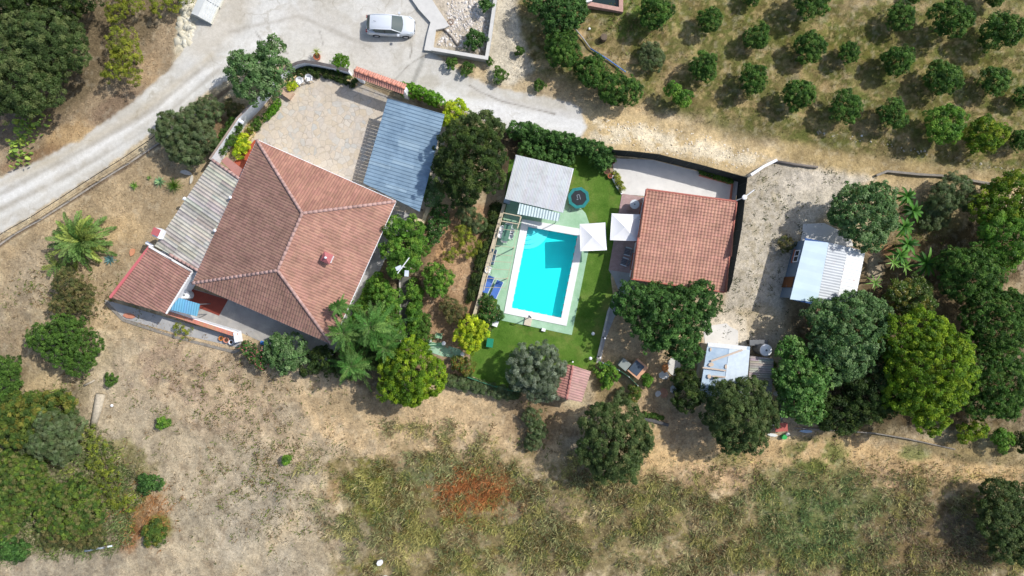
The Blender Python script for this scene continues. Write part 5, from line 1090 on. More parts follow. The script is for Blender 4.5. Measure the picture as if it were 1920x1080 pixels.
# ------------------------------------------------------------------ foliage
PR = np.random.default_rng(12)
def nrmz(v): return v/np.maximum(np.linalg.norm(v, axis=-1, keepdims=True), 1e-9)
def leaves(C, Nn, D, L, Wd, col):
    """rhombic leaves: centre, normal, direction, length, width"""
    D = nrmz(D-(D*Nn).sum(-1, keepdims=True)*Nn); S = np.cross(Nn, D); L = L[:, None]; Wd = Wd[:, None]
    V = np.stack([C-D*L/2, C+S*Wd/2-D*L*.05+Nn*L*.06, C+D*L/2, C-S*Wd/2-D*L*.05+Nn*L*.06], 1).reshape(-1, 3)
    return V, np.arange(len(V)).reshape(-1, 4), np.repeat(col, 4, 0)
def rdirs(n, zmin=-1.0):
    z = PR.uniform(zmin, 1, n); a = PR.uniform(0, 2*PI, n); r = np.sqrt(1-z*z); return np.stack([r*np.cos(a), r*np.sin(a), z], 1)
def crown_data(lobes, cols, leaf=.22, asp=.55, clump=.34, cov=1.25, dens=2.0, var=.2, flower=None, fill=.8):
    Vs, Qs, Cs = [], [], []; off = 0; LB = np.array(lobes, float)
    for li, (cx, cy, cz, r, rz) in enumerate(lobes):
        rc = clump*(.75+.25*min(1, r/1.5)); area = 2*PI*r*(r+rz)/2*1.25
        nc = max(6, int(area/(PI*rc*rc)*dens)); d = rdirs(nc, -.45); rad = 1.03-np.abs(PR.normal(0, .16, nc)); rad[:nc//7] = PR.uniform(.35, .75, nc//7)
        lump = 1+.16*np.sin(d[:, 0]*5+li)*np.cos(d[:, 1]*4+li*2)+PR.normal(0, .085, nc)
        P = np.stack([cx+d[:, 0]*r*rad*lump, cy+d[:, 1]*r*rad*lump, cz+d[:, 2]*rz*rad*lump], 1)
        keep = np.ones(nc, bool)
        for lj in range(len(lobes)):
            if lj == li: continue
            q = (P-LB[lj, :3])/np.array([LB[lj, 3], LB[lj, 3], LB[lj, 4]]); keep &= (q**2).sum(1) > .5
        keep &= P[:, 2] > .12
        P = P[keep]; d = d[keep]; nc = len(P)
        if nc == 0: continue
        la = .5*leaf*leaf*asp; nl = max(8, int(2*PI*rc*rc*.62*cov/la))
        crc = rc*PR.uniform(.7, 1.25, nc)
        pal = np.array(cols, float); ci = PR.integers(0, len(pal), nc); cc_ = pal[ci]*(1+PR.uniform(-var, var, (nc, 1)))
        dd = nrmz(rdirs(nc*nl)+np.repeat(d, nl, 0)*.75+np.array([0, 0, .15]))
        C = np.repeat(P, nl, 0)+dd*np.repeat(crc, nl)[:, None]*PR.uniform(.55, 1.05, (nc*nl, 1))
        Nn = nrmz(dd*.55+np.array([0, 0, .35])+rdirs(nc*nl)*.6); D = nrmz(dd+rdirs(nc*nl)*.8)
        col = np.repeat(cc_, nl, 0)*(1+PR.uniform(-.15, .15, (nc*nl, 1)))
        if flower is not None:
            f = PR.random(nc*nl) < flower[1]; col[f] = np.array(flower[0])
        sz = leaf*PR.uniform(.7, 1.25, nc*nl)
        V, Q, K = leaves(C, Nn, D, sz, sz*asp, col); Vs.append(V); Qs.append(Q+off); Cs.append(K); off += len(V)
    # lower, sparser layer that closes the crown
    if fill:
        w_ = LB[:, 3]**2; nf = int(w_.sum()*PI*fill/(PI*clump*clump)); li = PR.choice(len(LB), nf, p=w_/w_.sum()); d = rdirs(nf); rr = np.sqrt(PR.random(nf))*.85
        a = np.arctan2(d[:, 1], d[:, 0]); P = np.stack([LB[li, 0]+np.cos(a)*LB[li, 3]*rr, LB[li, 1]+np.sin(a)*LB[li, 3]*rr, LB[li, 2]+LB[li, 4]*PR.uniform(-.35, .5, nf)*np.sqrt(1-rr**2*.8)], 1); P[:, 2] = np.maximum(P[:, 2], .15)
        la = .5*leaf*leaf*asp*1.7; nl = max(6, int(2*PI*clump*clump*.4/la)); pal = np.array(cols, float); cc_ = pal[PR.integers(0, len(pal), nf)]
        dd = rdirs(nf*nl); C = np.repeat(P, nl, 0)+dd*clump*1.15*PR.uniform(.3, 1, (nf*nl, 1)); Nn = nrmz(np.array([0, 0, .8])+rdirs(nf*nl)*.8); D = rdirs(nf*nl); sz = leaf*1.3*PR.uniform(.7, 1.2, nf*nl)
        V, Q, K = leaves(C, Nn, D, sz, sz*asp, np.repeat(cc_, nl, 0)*PR.uniform(.75, 1.1, (nf*nl, 1))); Vs.append(V); Qs.append(Q+off); Cs.append(K); off += len(V)
    return np.concatenate(Vs), np.concatenate(Qs), np.concatenate(Cs)
def F(*a): return np.array(s(*a))*1.22
KIND = {
 'orchard': dict(cols=[F(68,104,38), F(84,120,48), F(56,88,34), F(98,128,56)], leaf=.17, asp=.55, clump=.26),
 'dark': dict(cols=[F(54,74,32), F(66,88,38), F(46,64,30), F(84,100,46)], leaf=.22, asp=.5, clump=.36),
 'oak': dict(cols=[F(78,98,52), F(92,110,62), F(66,86,44), F(106,118,70)], leaf=.2, asp=.5, clump=.34),
 'olive': dict(cols=[F(124,136,112), F(106,120,92), F(142,152,130), F(88,102,76)], leaf=.2, asp=.3, clump=.3, var=.25),
 'greygreen': dict(cols=[F(92,124,72), F(108,138,86), F(76,106,58), F(122,146,98)], leaf=.24, asp=.65, clump=.34),
 'fig': dict(cols=[F(86,126,58), F(104,142,72), F(70,108,46), F(120,152,84)], leaf=.3, asp=.8, clump=.36),
 'citrus': dict(cols=[F(86,128,44), F(104,146,52), F(70,108,36), F(124,158,62)], leaf=.22, asp=.55, clump=.34),
 'yellowgreen': dict(cols=[F(104,134,34), F(88,120,32), F(122,146,38), F(74,104,28), F(138,150,44)], leaf=.22, asp=.55, clump=.36),
 'lime': dict(cols=[F(182,196,44), F(200,208,60), F(156,178,40), F(132,160,40)], leaf=.2, asp=.55, clump=.3),
 'bush': dict(cols=[F(80,112,44), F(94,126,52), F(66,96,38)], leaf=.15, asp=.55, clump=.22),
 'scrub': dict(cols=[F(104,122,80), F(90,110,66), F(118,132,94), F(98,108,70)], leaf=.17, asp=.3, clump=.28),
 'brownish': dict(cols=[F(112,110,66), F(96,104,58), F(128,118,76), F(84,92,54)], leaf=.16, asp=.4, clump=.25, cov=.9, fill=.4),
 'wispy': dict(cols=[F(130,140,46), F(112,124,44), F(150,154,56)], leaf=.18, asp=.4, clump=.28, cov=.9, dens=1.1, fill=.2),
 'autumn': dict(cols=[F(104,120,50), F(84,110,46), F(132,130,58), F(76,98,44)], leaf=.2, asp=.5, clump=.34),
 'weedy': dict(cols=[F(132,146,48), F(112,126,56), F(150,158,60), F(104,116,62)], leaf=.17, asp=.5, clump=.3, cov=.6, dens=1.0, fill=.2),
 'fresh': dict(cols=[F(118,146,34), F(98,130,32), F(136,158,38), F(80,112,28)], leaf=.22, asp=.55, clump=.34, fill=.5),
 'mixed': dict(cols=[F(84,112,48), F(106,122,58), F(124,122,74), F(74,100,44), F(112,134,52)], leaf=.16, asp=.5, clump=.26),
 'clipped': dict(cols=[F(96,140,30), F(110,152,38), F(84,126,28)], leaf=.08, asp=.6, clump=.12),
 'hedge': dict(cols=[F(100,148,40), F(116,162,50), F(84,128,36)], leaf=.12, asp=.55, clump=.18),
 'leafy': dict(cols=[F(70,106,48), F(90,126,62), F(56,88,40)], leaf=.24, asp=.65, clump=.3),
}
def mk_crown(parent, lobes, kind, seed, name='crown', scale=1.0, flower=None):
    global PR
    PR = np.random.default_rng(seed); k = dict(KIND[kind]); k['leaf'] *= (.6+.4*scale)*.68; k['clump'] *= .86
    V, Q, C = crown_data(lobes, flower=flower, **k); return npmesh(name, V, Q, C, LEAF, parent)
def trunk(parent, lobes, rt, seed, h0=None, name='trunk'):
    r = random.Random(seed); m = MB(); hz = min(l[2] for l in lobes); fork = max(.15, hz*.55)
    m.tube([(0,0,-.15),(r.uniform(-.05,.05),r.uniform(-.05,.05),fork*.5),(0,0,fork)], [rt*1.3, rt, rt*.85], 8)
    for cx, cy, cz, rr, rz in lobes[:9]:
        mid = (cx*.45+r.uniform(-.1,.1), cy*.45+r.uniform(-.1,.1), fork+(cz-fork)*.5); m.tube([(0,0,fork*.95), mid, (cx*.9, cy*.9, cz+rz*.3)], [rt*.6, rt*.38, rt*.12], 6)
    return m.build(name, BARK, parent, True)
def auto_lobes(R_, hc, hz, seed, n=None):
    r = random.Random(seed); n = n or (4 if R_ < 1.2 else 6 if R_ < 2.2 else 9); out = [(0, 0, hc+hz*.15, R_*.62, hz*.75)]
    for i in range(n-1):
        a = 2*PI*i/(n-1)+r.uniform(-.35, .35); q = r.uniform(.42, .6); rr = r.uniform(.36, .52)
        out.append((math.cos(a)*R_*q, math.sin(a)*R_*q, hc+r.uniform(-.3, .22)*hz, R_*rr, hz*r.uniform(.45, .62)))
    return out
SEED = [100]
def tree(label, px, py, rpx, H, kind, group=None, lobes=None, name='tree', cat='tree', scale=1.0, flower=None, tname='trunk'):
    """px, py, rpx: crown centre and radius in photograph pixels; H height"""
    SEED[0] += 1; sd_ = SEED[0]; hc = H*.6; k = (CAMH-hc)/CAMH/PPM; c = W(px, py, hc); z0 = zat(c.x*21+960, 540-c.y*21)
    root = thing(name, label, cat, (c.x, c.y, z0), 0, group)
    if lobes is None: L = auto_lobes(rpx*k, hc, H*.42, sd_)
    else: L = [((x-px)*k, -(y-py)*k, hc+(dz if len(o_) else 0), r*k, min(H*.42, r*k*.95)) for (x, y, r, *o_) in lobes for dz in [(o_[0] if o_ else 0)]]
    if lobes is not None and len(L) > 2 and name == 'tree':
        A_ = np.array(L); cxm, cym = A_[:, 0].mean(), A_[:, 1].mean(); ext = np.percentile(np.hypot(A_[:, 0]-cxm, A_[:, 1]-cym)+A_[:, 3], 30); L.append((cxm, cym, hc+H*.06, ext*.8, H*.36))
    trunk(root, L, max(.05, .035*H), sd_, name=tname); mk_crown(root, L, kind, sd_, scale=scale, flower=flower)
    return root
# ---- orchard: five variants copied
ORG = 'orange trees planted in rows in the orchard'
orch = [
 (1228,26,33,'orchard tree right of the irrigation tank, its shadow on green grass'), (1331,38,27,'orchard tree between the tank side tree and the twin lobed tree, top row'), (1420,70,25,'slim twin lobed orchard tree in the upper middle of the orchard'),
 (1520,86,31,'wide orchard tree just below the one cut by the top edge'), (1520,2,34,'orchard tree cut by the top edge above the wide orchard tree'), (1410,-6,20,'orchard tree barely showing at the top edge above the slim twin lobed tree'),
 (1690,30,26,'small pale orchard tree near the top, left of the biggest round one'), (1782,38,40,'biggest round orchard tree near the top right'), (1876,58,40,'spreading orchard tree in the top right corner, beside the biggest round one'),
 (1592,98,22,'small orchard tree on the green grass strip in the middle'), (1683,114,31,'orchard tree below the small pale one'), (1771,147,35,'orchard tree right of centre, directly below the biggest round one'),
 (1862,152,28,'orchard tree with a flat top below the top right spreading one'), (1918,182,22,'orchard tree cut by the right edge, upper one'), (1914,262,24,'orchard tree cut by the right edge, lower one'),
 (1319,128,28,'orchard tree straight above the bright green sapling'), (1412,150,32,'orchard tree with orange fruit in the second row from the track'), (1496,178,33,'round orchard tree nearest the stick in the grass above the track'),
 (1587,200,32,'orchard tree in the lowest row, left of the smaller one'), (1673,213,29,'orchard tree in the lowest row, left of the yellowing pair'), (1862,-8,22,'orchard tree barely showing at the top edge between the two big ones'), (1715,-8,16,'little orchard tree barely showing at the top edge above the small pale one')]
protos = []
def mk_proto(px, py, rpx, lab, i):
    r = tree(lab, px, py, 30, 2.7, 'orchard', ORG, name='orange_tree', cat='orange tree'); return r
for i, (px, py, rpx, lab) in enumerate(orch):
    if i < 10:
        r = mk_proto(px, py, rpx, lab, i); protos.append(r)
    else:
        r = copy_tree(protos[(i*3) % 10]); r['label'] = lab
    c = W(px, py, 1.5*rpx/30); r.location = (c.x, c.y, zat(c.x*21+960, 540-c.y*21)); q = rpx/30*random.Random(i).uniform(.95, 1.03); r.scale = (q, q*random.Random(i+50).uniform(.9, 1.1), q*.98); r.rotation_euler = (0, 0, i*1.3)
T = tree
T('yellowing tree right of the lowest orchard row, darker of the pair', 1772,232,40,3.4,'citrus'); T('yellowing tree at the right end of the lowest orchard row, with yellow leaves', 1848,252,40,3.2,'yellowgreen')
T('round dark green tree between the rubble yard and the blue pipe', 1052,90,37,3.4,'orchard', None, name='citrus_tree', cat='citrus tree'); T('upright dark green tree beside the blue pipe, left of the wide one', 1107,132,32,3.0,'orchard', None, name='citrus_tree', cat='citrus tree')
T('wide dark green tree above the track, right of the upright one', 1158,165,38,3.0,'orchard', None, lobes=[(1140,158,22),(1160,165,26),(1182,172,22),(1150,178,16)], name='citrus_tree', cat='citrus tree')
T('broad grey green tree at the top edge left of the irrigation tank', 1050,16,55,3.6,'leafy', None, lobes=[(1015,4,26),(1050,10,30),(1080,22,22),(1045,40,22),(1065,-6,28)])
T('faint sparse bush in the dry orchard grass', 1222,106,28,1.4,'scrub', name='sparse_bush', cat='bush'); T('bright green sapling beside the track', 1275,178,26,2.2,'citrus', lobes=[(1262,172,14),(1282,184,14),(1272,180,10)], name='fig_sapling', cat='sapling', scale=1.3)
for px, py, r_, lab in ((847,118,12,'small bush below the parapet, leftmost of a loose row'), (877,128,14,'small bush below the parapet, second of the loose row'), (938,140,16,'small bush right of the parapet corner'), (1012,160,12,'small low bush at the edge of the pale track'), (919,115,7,'tiny dark bush at the foot of the parapet corner'), (975,95,10,'sparse little bush on the pale dirt right of the parapet')):
    T(lab, px, py, r_, 1.0, 'bush', 'small bushes along the pale track', name='small_bush', cat='bush')
T('round dark bush in the corner of the rubble yard', 891,75,21,1.6,'leafy', name='round_bush', cat='bush', scale=.8); T('dark bush at the top edge inside the parapet', 912,6,16,1.4,'leafy', name='dark_bush', cat='bush', scale=.7)
# ---- top left
G1 = 'big trees in the top left corner'
T('broad grey green tree in the top left corner, nearest the left edge', 30,150,70,6.0,'oak', G1, lobes=[(20,110,44),(60,140,40),(10,170,40),(50,185,32),(85,170,28)]); T('broad mid green tree in the top left corner, reaching farthest right', 105,80,62,5.6,'oak', G1, lobes=[(80,55,40),(120,75,38),(140,105,26),(90,105,40),(40,60,34)])
T('dark shaded tree at the very top left edge', 110,-4,60,5.0,'dark', G1, lobes=[(60,-10,40),(110,0,36),(150,-10,30)]); T('darkest tree in the extreme top left corner', 6,16,44,5.2,'dark', G1)
T('bright yellow green bush near the pale rock bank, upper one', 236,16,30,2.6,'wispy', name='wild_bush', cat='bush', lobes=[(222,30,18),(250,10,18),(234,-6,20)]); T('yellow green bush at the top edge beside the rock bank', 322,6,26,2.2,'wispy', name='wild_bush', cat='bush', lobes=[(300,12,16),(326,2,18),(340,-10,18)])
T('tall yellow green bush on the dry bank, middle one', 234,105,36,3.0,'wispy', name='wild_bush', cat='bush', lobes=[(232,80,26),(240,108,24),(210,135,15),(248,140,18),(225,118,16)], scale=1.1)
T('sprawling grey green shrub beside the white road', 348,243,58,3.0,'scrub', name='grey_shrub', cat='shrub', lobes=[(330,250,34),(362,230,30),(392,208,24),(350,280,28),(380,255,26),(318,232,20),(366,292,16)])
T('large leafy double tree at the corner of the courtyard wall', 490,126,58,5.2,'greygreen', name='courtyard_tree', lobes=[(465,140,34),(450,118,20),(478,165,26),(510,100,26),(522,130,24),(508,160,22),(488,125,24)], scale=1.1)
T('dark green ground shrub between the grey shrub and the white wall', 428,262,22,1.6,'bush', name='dark_shrub', cat='shrub', lobes=[(412,276,14),(428,258,15),(440,236,14)]); T('round leafy shrub outside the white courtyard wall, higher up', 440,206,20,1.5,'brownish', name='dark_shrub', cat='shrub')
# ---- left strip and lower left
T('brown seeding shrub right below the palm', 142,548,42,2.2,'brownish', name='dry_shrub', cat='shrub', lobes=[(132,530,24),(150,555,26),(120,572,20),(165,575,14)])
T('dense bright green rounded bush on the left', 135,648,56,3.4,'bush', name='carob_bush', cat='bush', lobes=[(130,625,32),(160,650,30),(118,655,28),(148,680,24),(82,632,24)], scale=1.3)
T('green bush at the left edge, level with the dry slope', 12,705,38,2.6,'bush', name='wild_bush', cat='bush', lobes=[(14,690,24),(6,725,24),(20,712,18)], scale=1.2)
T('yellow green tree at the left edge above the thicket', 50,778,58,2.4,'autumn', G1.replace('top','lower'), lobes=[(30,770,30),(70,765,28),(110,760,26),(20,810,28),(60,810,28)]); T('grey green rounded tree in the lower left thicket', 105,812,48,3.0,'scrub', G1.replace('top','lower'), lobes=[(100,795,28),(130,800,24),(85,830,26),(118,840,26)])
T('green tree in the lower left thicket at the left edge', 30,900,62,2.2,'mixed', G1.replace('top','lower'), lobes=[(20,880,34),(50,900,32),(20,940,34),(5,980,30),(66,880,20)], scale=.9); T('dark grey green mound in the lower left thicket', 130,950,66,1.9,'mixed', G1.replace('top','lower'), lobes=[(110,935,34),(150,930,34),(170,960,26),(130,975,28),(95,970,24)], scale=1.0)
T('brown tinged mound in front of the lower left thicket', 135,1000,56,1.3,'brownish', name='dry_shrub', cat='shrub', lobes=[(100,1000,26),(140,1002,28),(175,1005,24)], scale=1.2); T('green shrub at the lower left edge', 20,1032,34,2.0,'leafy', name='wild_bush', cat='bush', lobes=[(10,1026,22),(34,1034,18)], scale=.7)
T('scraggly yellow shrub beside the lower left thicket', 192,872,42,1.4,'weedy', name='wild_bush', cat='bush', lobes=[(174,812,13),(184,840,17),(176,865,14),(196,872,17),(204,905,19),(190,920,14),(218,935,18),(240,945,14),(214,890,13)], scale=.8)
for px, py, rr, lab, kd in ((279,905,23,'isolated dark green bush left of the orange weeds','leafy'), (305,792,13,'bright green small plant alone on the dry slope','citrus'), (536,862,7,'tiny green plant on the dry field','citrus'), (342,619,15,'small yellow green bush on the lower walkway','wispy'), (208,712,14,'grassy green tuft beside the bleached trunk','bush'), (290,1000,26,'yellow green shrub beside the orange weeds','autumn')):
    T(lab, px, py, rr, .9 if rr < 20 else 1.3, kd, name='small_bush', cat='bush', scale=.8)
# ---- around the villa
T('pink flowering oleander below the villa', 480,664,28,1.8,'leafy', name='oleander', cat='shrub', lobes=[(466,652,13),(482,668,15),(494,680,11)], scale=.6, flower=(s(226,120,136), .14)); T('grey green round shrub below the villa', 538,660,40,2.6,'greygreen', name='grey_shrub', cat='shrub', lobes=[(525,648,22),(550,650,22),(538,674,24),(562,668,16),(515,665,16)])
T('dark shrub between the grey green shrub and the feathery tree', 592,678,30,1.8,'dark', name='dark_shrub', cat='shrub', lobes=[(578,686,18),(602,672,20),(616,684,16)])
T('big yellow green tree at the lower end of the villa garden', 772,702,68,5.0,'fresh', lobes=[(750,690,36),(790,690,34),(772,665,30),(735,728,26),(800,715,30),(768,735,26),(815,698,22)], scale=1.1)
T('bright green citrus tree between villa and garden path', 758,455,45,4.0,'citrus', None, name='lemon_tree', cat='lemon tree', lobes=[(745,430,22),(772,435,22),(760,465,26),(735,470,20),(785,460,18),(745,500,18),(770,490,20)])
T('very dark dense tree beside the blue carport, the largest there', 880,298,72,6.0,'dark', lobes=[(860,270,34),(900,275,34),(840,305,26),(880,315,36),(915,330,28),(870,355,28),(925,290,22),(842,340,20)], scale=1.1)
T('dark feathery tree between the dark tree and the pale road', 900,236,34,3.6,'oak', lobes=[(880,232,20),(906,236,22),(928,244,16)]); T('bright lime yellow shrub at the top corner of the carport', 855,214,26,2.4,'lime', name='golden_shrub', cat='shrub')
T('rose bush with pale pink flowers beside the earth path', 822,418,26,2.2,'leafy', name='rose_bush', cat='rose bush', lobes=[(826,398,15),(820,425,18),(812,445,12)], scale=.7, flower=(s(230,180,180), .03)); T('grey green shrub below the carport corner', 810,362,20,2.6,'greygreen', name='grey_shrub', cat='shrub', lobes=[(806,345,14),(812,370,16)])
T('sparse pale shrub near the stone wall, uppermost of the earth garden', 882,412,26,1.8,'scrub', name='garden_shrub', cat='shrub', lobes=[(875,402,16),(894,420,16)]); T('lime coloured shrub in the middle of the earth garden', 872,452,28,2.0,'wispy', name='garden_shrub', cat='shrub', lobes=[(868,440,18),(880,462,18),(845,478,12)], scale=.9)
T('mid green shrub with bare stems in the earth garden', 822,524,28,2.4,'citrus', name='garden_shrub', cat='shrub', lobes=[(815,512,16),(832,525,18),(822,545,14),(810,530,12)], scale=.8); T('brown tinged shrub near the lower end of the earth garden', 852,582,26,1.6,'brownish', name='garden_shrub', cat='shrub', lobes=[(844,574,16),(860,588,16),(850,596,12)])
T('bright yellow green shrub between green path and pool', 885,626,32,3.0,'lime', name='golden_shrub', cat='shrub', lobes=[(880,612,18),(898,622,18),(882,640,18),(866,630,14),(884,600,10)])
T('red and green shrub below the green path', 866,684,22,1.5,'autumn', name='garden_shrub', cat='shrub', lobes=[(858,680,13),(874,688,14)], flower=(s(160,90,50), .12)); T('mixed low planting left of the green pool deck', 925,585,22,1.3,'leafy', name='flower_bed', cat='plants', lobes=[(914,566,12),(922,582,13),(930,592,12),(912,598,12),(908,615,10)], scale=.6, flower=(s(200,150,120), .05))
T('broad green shrub mass under the feathery tree beside the path', 728,575,40,2.4,'citrus', name='garden_shrub', cat='shrub', lobes=[(715,545,20),(735,560,20),(728,590,22),(738,620,20),(722,650,20)], scale=.8); T('shaded shrub mass at the foot of the villa corner', 700,645,36,2.4,'oak', name='garden_shrub', cat='shrub', lobes=[(690,640,22),(715,660,22),(690,672,20),(650,690,20)])
T('grey olive tree below the pool', 1003,694,56,4.4,'olive', name='olive_tree', cat='olive tree', lobes=[(985,675,28),(1015,668,26),(1035,690,24),(1000,705,30),(975,705,24),(1022,722,26),(1005,735,18)], scale=1.0)
# clipped ball and climbing plants
def ball(px, py, rr, h, label, kind='clipped', name='clipped_ball_bush', z=0):
    c = W(px, py, h*.6); r = thing(name, label, 'bush', (c.x, c.y, 0)); L = [(0,0,h*.55,rr,h*.5)]; SEED[0] += 1; mk_crown(r, L, kind, SEED[0]); m = MB(); m.tube([(0,0,-.1),(0,0,h*.5)], .06, 6); m.build('trunk', BARK, r, True)
ball(640,117,.68,1.5,'round clipped bright green bush beside the gateway roof')
def hedge(label, pts, rr, h, kind, name='hedge', scale=1.0, flower=None, seed=None, step=.7):
    P = [W(*p) for p in pts]; root = thing(name, label, 'hedge', (P[0].x, P[0].y, 0)); L = []; rg = random.Random(SEED[0]); SEED[0] += 1
    for a, b in zip(P[:-1], P[1:]):
        n = max(1, int((b-a).length/(rr*step)))
        for i in range(n+1):
            p = lerp(a, b, i/n)-P[0]; q = rg.uniform(.85, 1.12); L.append((p.x+rg.uniform(-.1,.1)*rr, p.y+rg.uniform(-.1,.1)*rr, h*.55, rr*q, h*.5*q))
    m = MB(); [m.tube([(l[0],l[1],-.05),(l[0],l[1],h*.5)], .04, 5) for l in L[::2]]; m.build('stems', BARK, root, True); return mk_crown(root, L, kind, SEED[0], 'foliage', scale, flower)
hedge('bright green clipped hedge between the gateway and the yellow shrub', [(762,171),(785,178),(812,189),(828,196)], .5, 1.5, 'hedge')
hedge('green planting along the foot of the white courtyard wall', [(524,194),(514,208),(503,220)], .3, .5, 'hedge', 'bed_plants', 1.3); hedge('rounded shrubs in the middle of the white courtyard wall bed', [(490,227),(482,238)], .36, .6, 'bush', 'bed_plants', 1.2); hedge('yellow edged shrubs beside the villa porch', [(463,264),(457,277),(451,288)], .46, .8, 'lime', 'variegated_shrubs', 1.1); hedge('pale flowering plant in the courtyard wall bed', [(474,244),(469,253)], .3, .6, 'wispy', 'bed_plants', 1.2, (s(244,240,200), .12))
hedge('dark green creeper behind the white plastic chairs', [(560,140),(582,133),(602,138),(624,142),(645,148),(664,156)], .3, .45, 'dark', 'creeper', .8); T('small yellow shrub at the end of the planting bed by the white chairs', 548,160,10,.9,'lime', name='small_bush', cat='bush')
hedge('long dark leafy hedge between the pool garden and the pale road', [(968,250),(990,250),(1010,260),(1040,267),(1070,275),(1100,283),(1130,291)], .62, 1.8, 'leafy', 'boundary_hedge', 1.0)
hedge('lighter leafy shrubs behind the pool shed', [(985,282),(1010,290),(1036,298),(1062,300)], .62, 1.4, 'leafy', 'shrub_row', .9); hedge('leafy climbing shrub at the corner of the white terrace', [(1118,302),(1128,308),(1136,298)], .62, 1.8, 'leafy', 'climbing_shrub', .9)
hedge('low dark hedge strip beside the dark slab path', [(778,535),(780,570),(781,600),(783,628)], .5, 1.2, 'citrus', 'low_hedge', .6); hedge('clipped low hedge at the end of the dark slab path', [(795,600),(797,630)], .6, 1.1, 'bush', 'low_hedge', .8)
hedge('dark ivy strip along the scalloped garden wall', [(931,388),(921,420),(906,468),(894,518),(884,560)], .36, .5, 'dark', 'ivy', .5, step=.6)
hedge('low feathery conifer hedge at the bottom of the lawn', [(845,712),(870,716),(900,724),(935,731),(965,736)], .5, 1.0, 'scrub', 'conifer_hedge', .8); hedge('flower strip beside the white edging stones of the terrace', [(1152,328),(1160,345),(1166,356)], .22, .4, 'wispy', 'flower_strip', .6)
hedge('low plants in the brick kerbed bed inside the black fence', [(1312,323),(1340,331),(1368,340)], .2, .5, 'bush', 'bed_plants', .6)
hedge('shrubby green plants along the villa side under the citrus tree', [(708,520),(690,555),(672,590)], .4, .9, 'citrus', 'bed_plants', .8)
hedge('row of small garden seedlings above the dark low wall', [(1208,776),(1224,779),(1240,782)], .16, .35, 'bush', 'seedlings', .5, step=1.6)
# ---- right part
T('large leafy tree below the guest house roof', 1250,604,92,5.2,'leafy', lobes=[(1185,565,34),(1225,570,36),(1265,570,36),(1310,565,36),(1215,600,36),(1255,610,38),(1295,605,36),(1275,640,30),(1290,662,24),(1240,628,26),(1165,572,18)], scale=.9)
T('large round olive green tree at the bottom of the lower garden', 1153,826,72,5.6,'oak', None, lobes=[(1130,795,38),(1165,790,36),(1190,820,34),(1150,830,44),(1120,840,32),(1165,868,34),(1135,872,28)], scale=1.0); T('large round olive green tree covering the pale blue shed roof', 1388,778,66,5.4,'oak', None, lobes=[(1360,750,34),(1400,745,36),(1425,775,32),(1380,785,42),(1350,780,28),(1400,812,34),(1375,820,28)], scale=1.0)
T('small dark tree left of the pale blue roofed shed', 1290,728,28,3.0,'dark', lobes=[(1286,712,20),(1298,735,20),(1285,755,18)]); T('small bushy plant right of the wooden tub', 1213,712,12,.9,'citrus', name='small_bush', cat='bush', scale=.7)
T('leafy vegetables beside the mauve tub', 1138,700,22,1.2,'citrus', name='vegetable_plants', cat='plants', lobes=[(1128,694,11),(1148,706,12),(1136,720,10),(1146,688,8)], scale=1.2); T('small flowering shrub below the green mesh fence', 1190,736,16,1.2,'autumn', name='small_bush', cat='bush', scale=.8); T('green herb patch above the large round tree of the lower garden', 1166,745,20,1.0,'scrub', name='herb_patch', cat='plants', scale=.9)
T('round leafy tree above the metal shed', 1620,402,58,5.2,'greygreen', lobes=[(1600,380,32),(1640,378,32),(1650,410,28),(1610,415,34),(1628,445,26),(1580,400,22)], scale=1.0)
T('hazy grey green shrub right of the banana plants, higher one', 1782,372,44,2.6,'scrub', name='grey_shrub', cat='shrub', lobes=[(1790,352,26),(1770,378,26),(1810,372,22)]); T('thin weedy shrub right of the banana plants, lower one', 1748,405,32,1.4,'scrub', name='grey_shrub', cat='shrub')
G2 = 'dense trees along the right edge'
T('yellow green tree at the right edge just below the track', 1885,375,52,4.6,'yellowgreen', G2, lobes=[(1850,390,26),(1880,370,30),(1905,350,26),(1920,385,26)]); T('green tree at the right edge below the yellow green one', 1885,445,56,5.0,'citrus', G2, lobes=[(1865,430,28),(1895,420,28),(1918,450,26),(1885,470,30),(1850,460,20)])
T('dark green tree right of the long leaved banana plant', 1815,520,58,5.2,'orchard', G2, lobes=[(1790,495,28),(1825,490,30),(1850,520,30),(1810,535,32),(1785,530,22)], scale=1.3); T('dense dark green tree at the right edge, in the middle', 1870,600,66,5.4,'orchard', G2, lobes=[(1850,575,34),(1890,580,34),(1905,620,30),(1860,625,34),(1830,600,26)], scale=1.3)
T('dense dark green tree at the right edge, lowest', 1860,715,66,5.2,'orchard', G2, lobes=[(1840,690,32),(1880,680,34),(1900,715,32),(1860,730,36),(1835,755,26),(1885,760,26)], scale=1.3)
T('very large bright yellow green tree, brightest in the right wood', 1730,690,100,7.5,'fresh', None, lobes=[(1690,630,38),(1725,620,38),(1760,650,40),(1790,690,36),(1740,690,46),(1700,680,40),(1770,735,36),(1725,740,40),(1745,785,28),(1690,735,32),(1800,655,20)], scale=1.2)
T('grey green tree touching the lower edge of the metal shed roof', 1582,630,78,5.6,'greygreen', None, lobes=[(1540,595,30),(1580,590,34),(1615,580,32),(1640,605,32),(1590,630,38),(1550,650,34),(1600,675,32),(1560,690,28)], scale=1.1)
T('mid green tree right of the white water tank', 1492,715,66,5.4,'fig', None, lobes=[(1484,655,24),(1494,682,30),(1500,715,36),(1490,750,32),(1515,765,28),(1525,700,26)], scale=.95); T('dark crown in place of the shadow behind the very large yellow green tree', 1640,720,66,4.4,'dark', None, lobes=[(1620,700,38),(1660,740,38),(1620,760,34),(1650,690,34)], scale=1.1)  # second crown: dark leaf colours stand for the shadow inside the wood
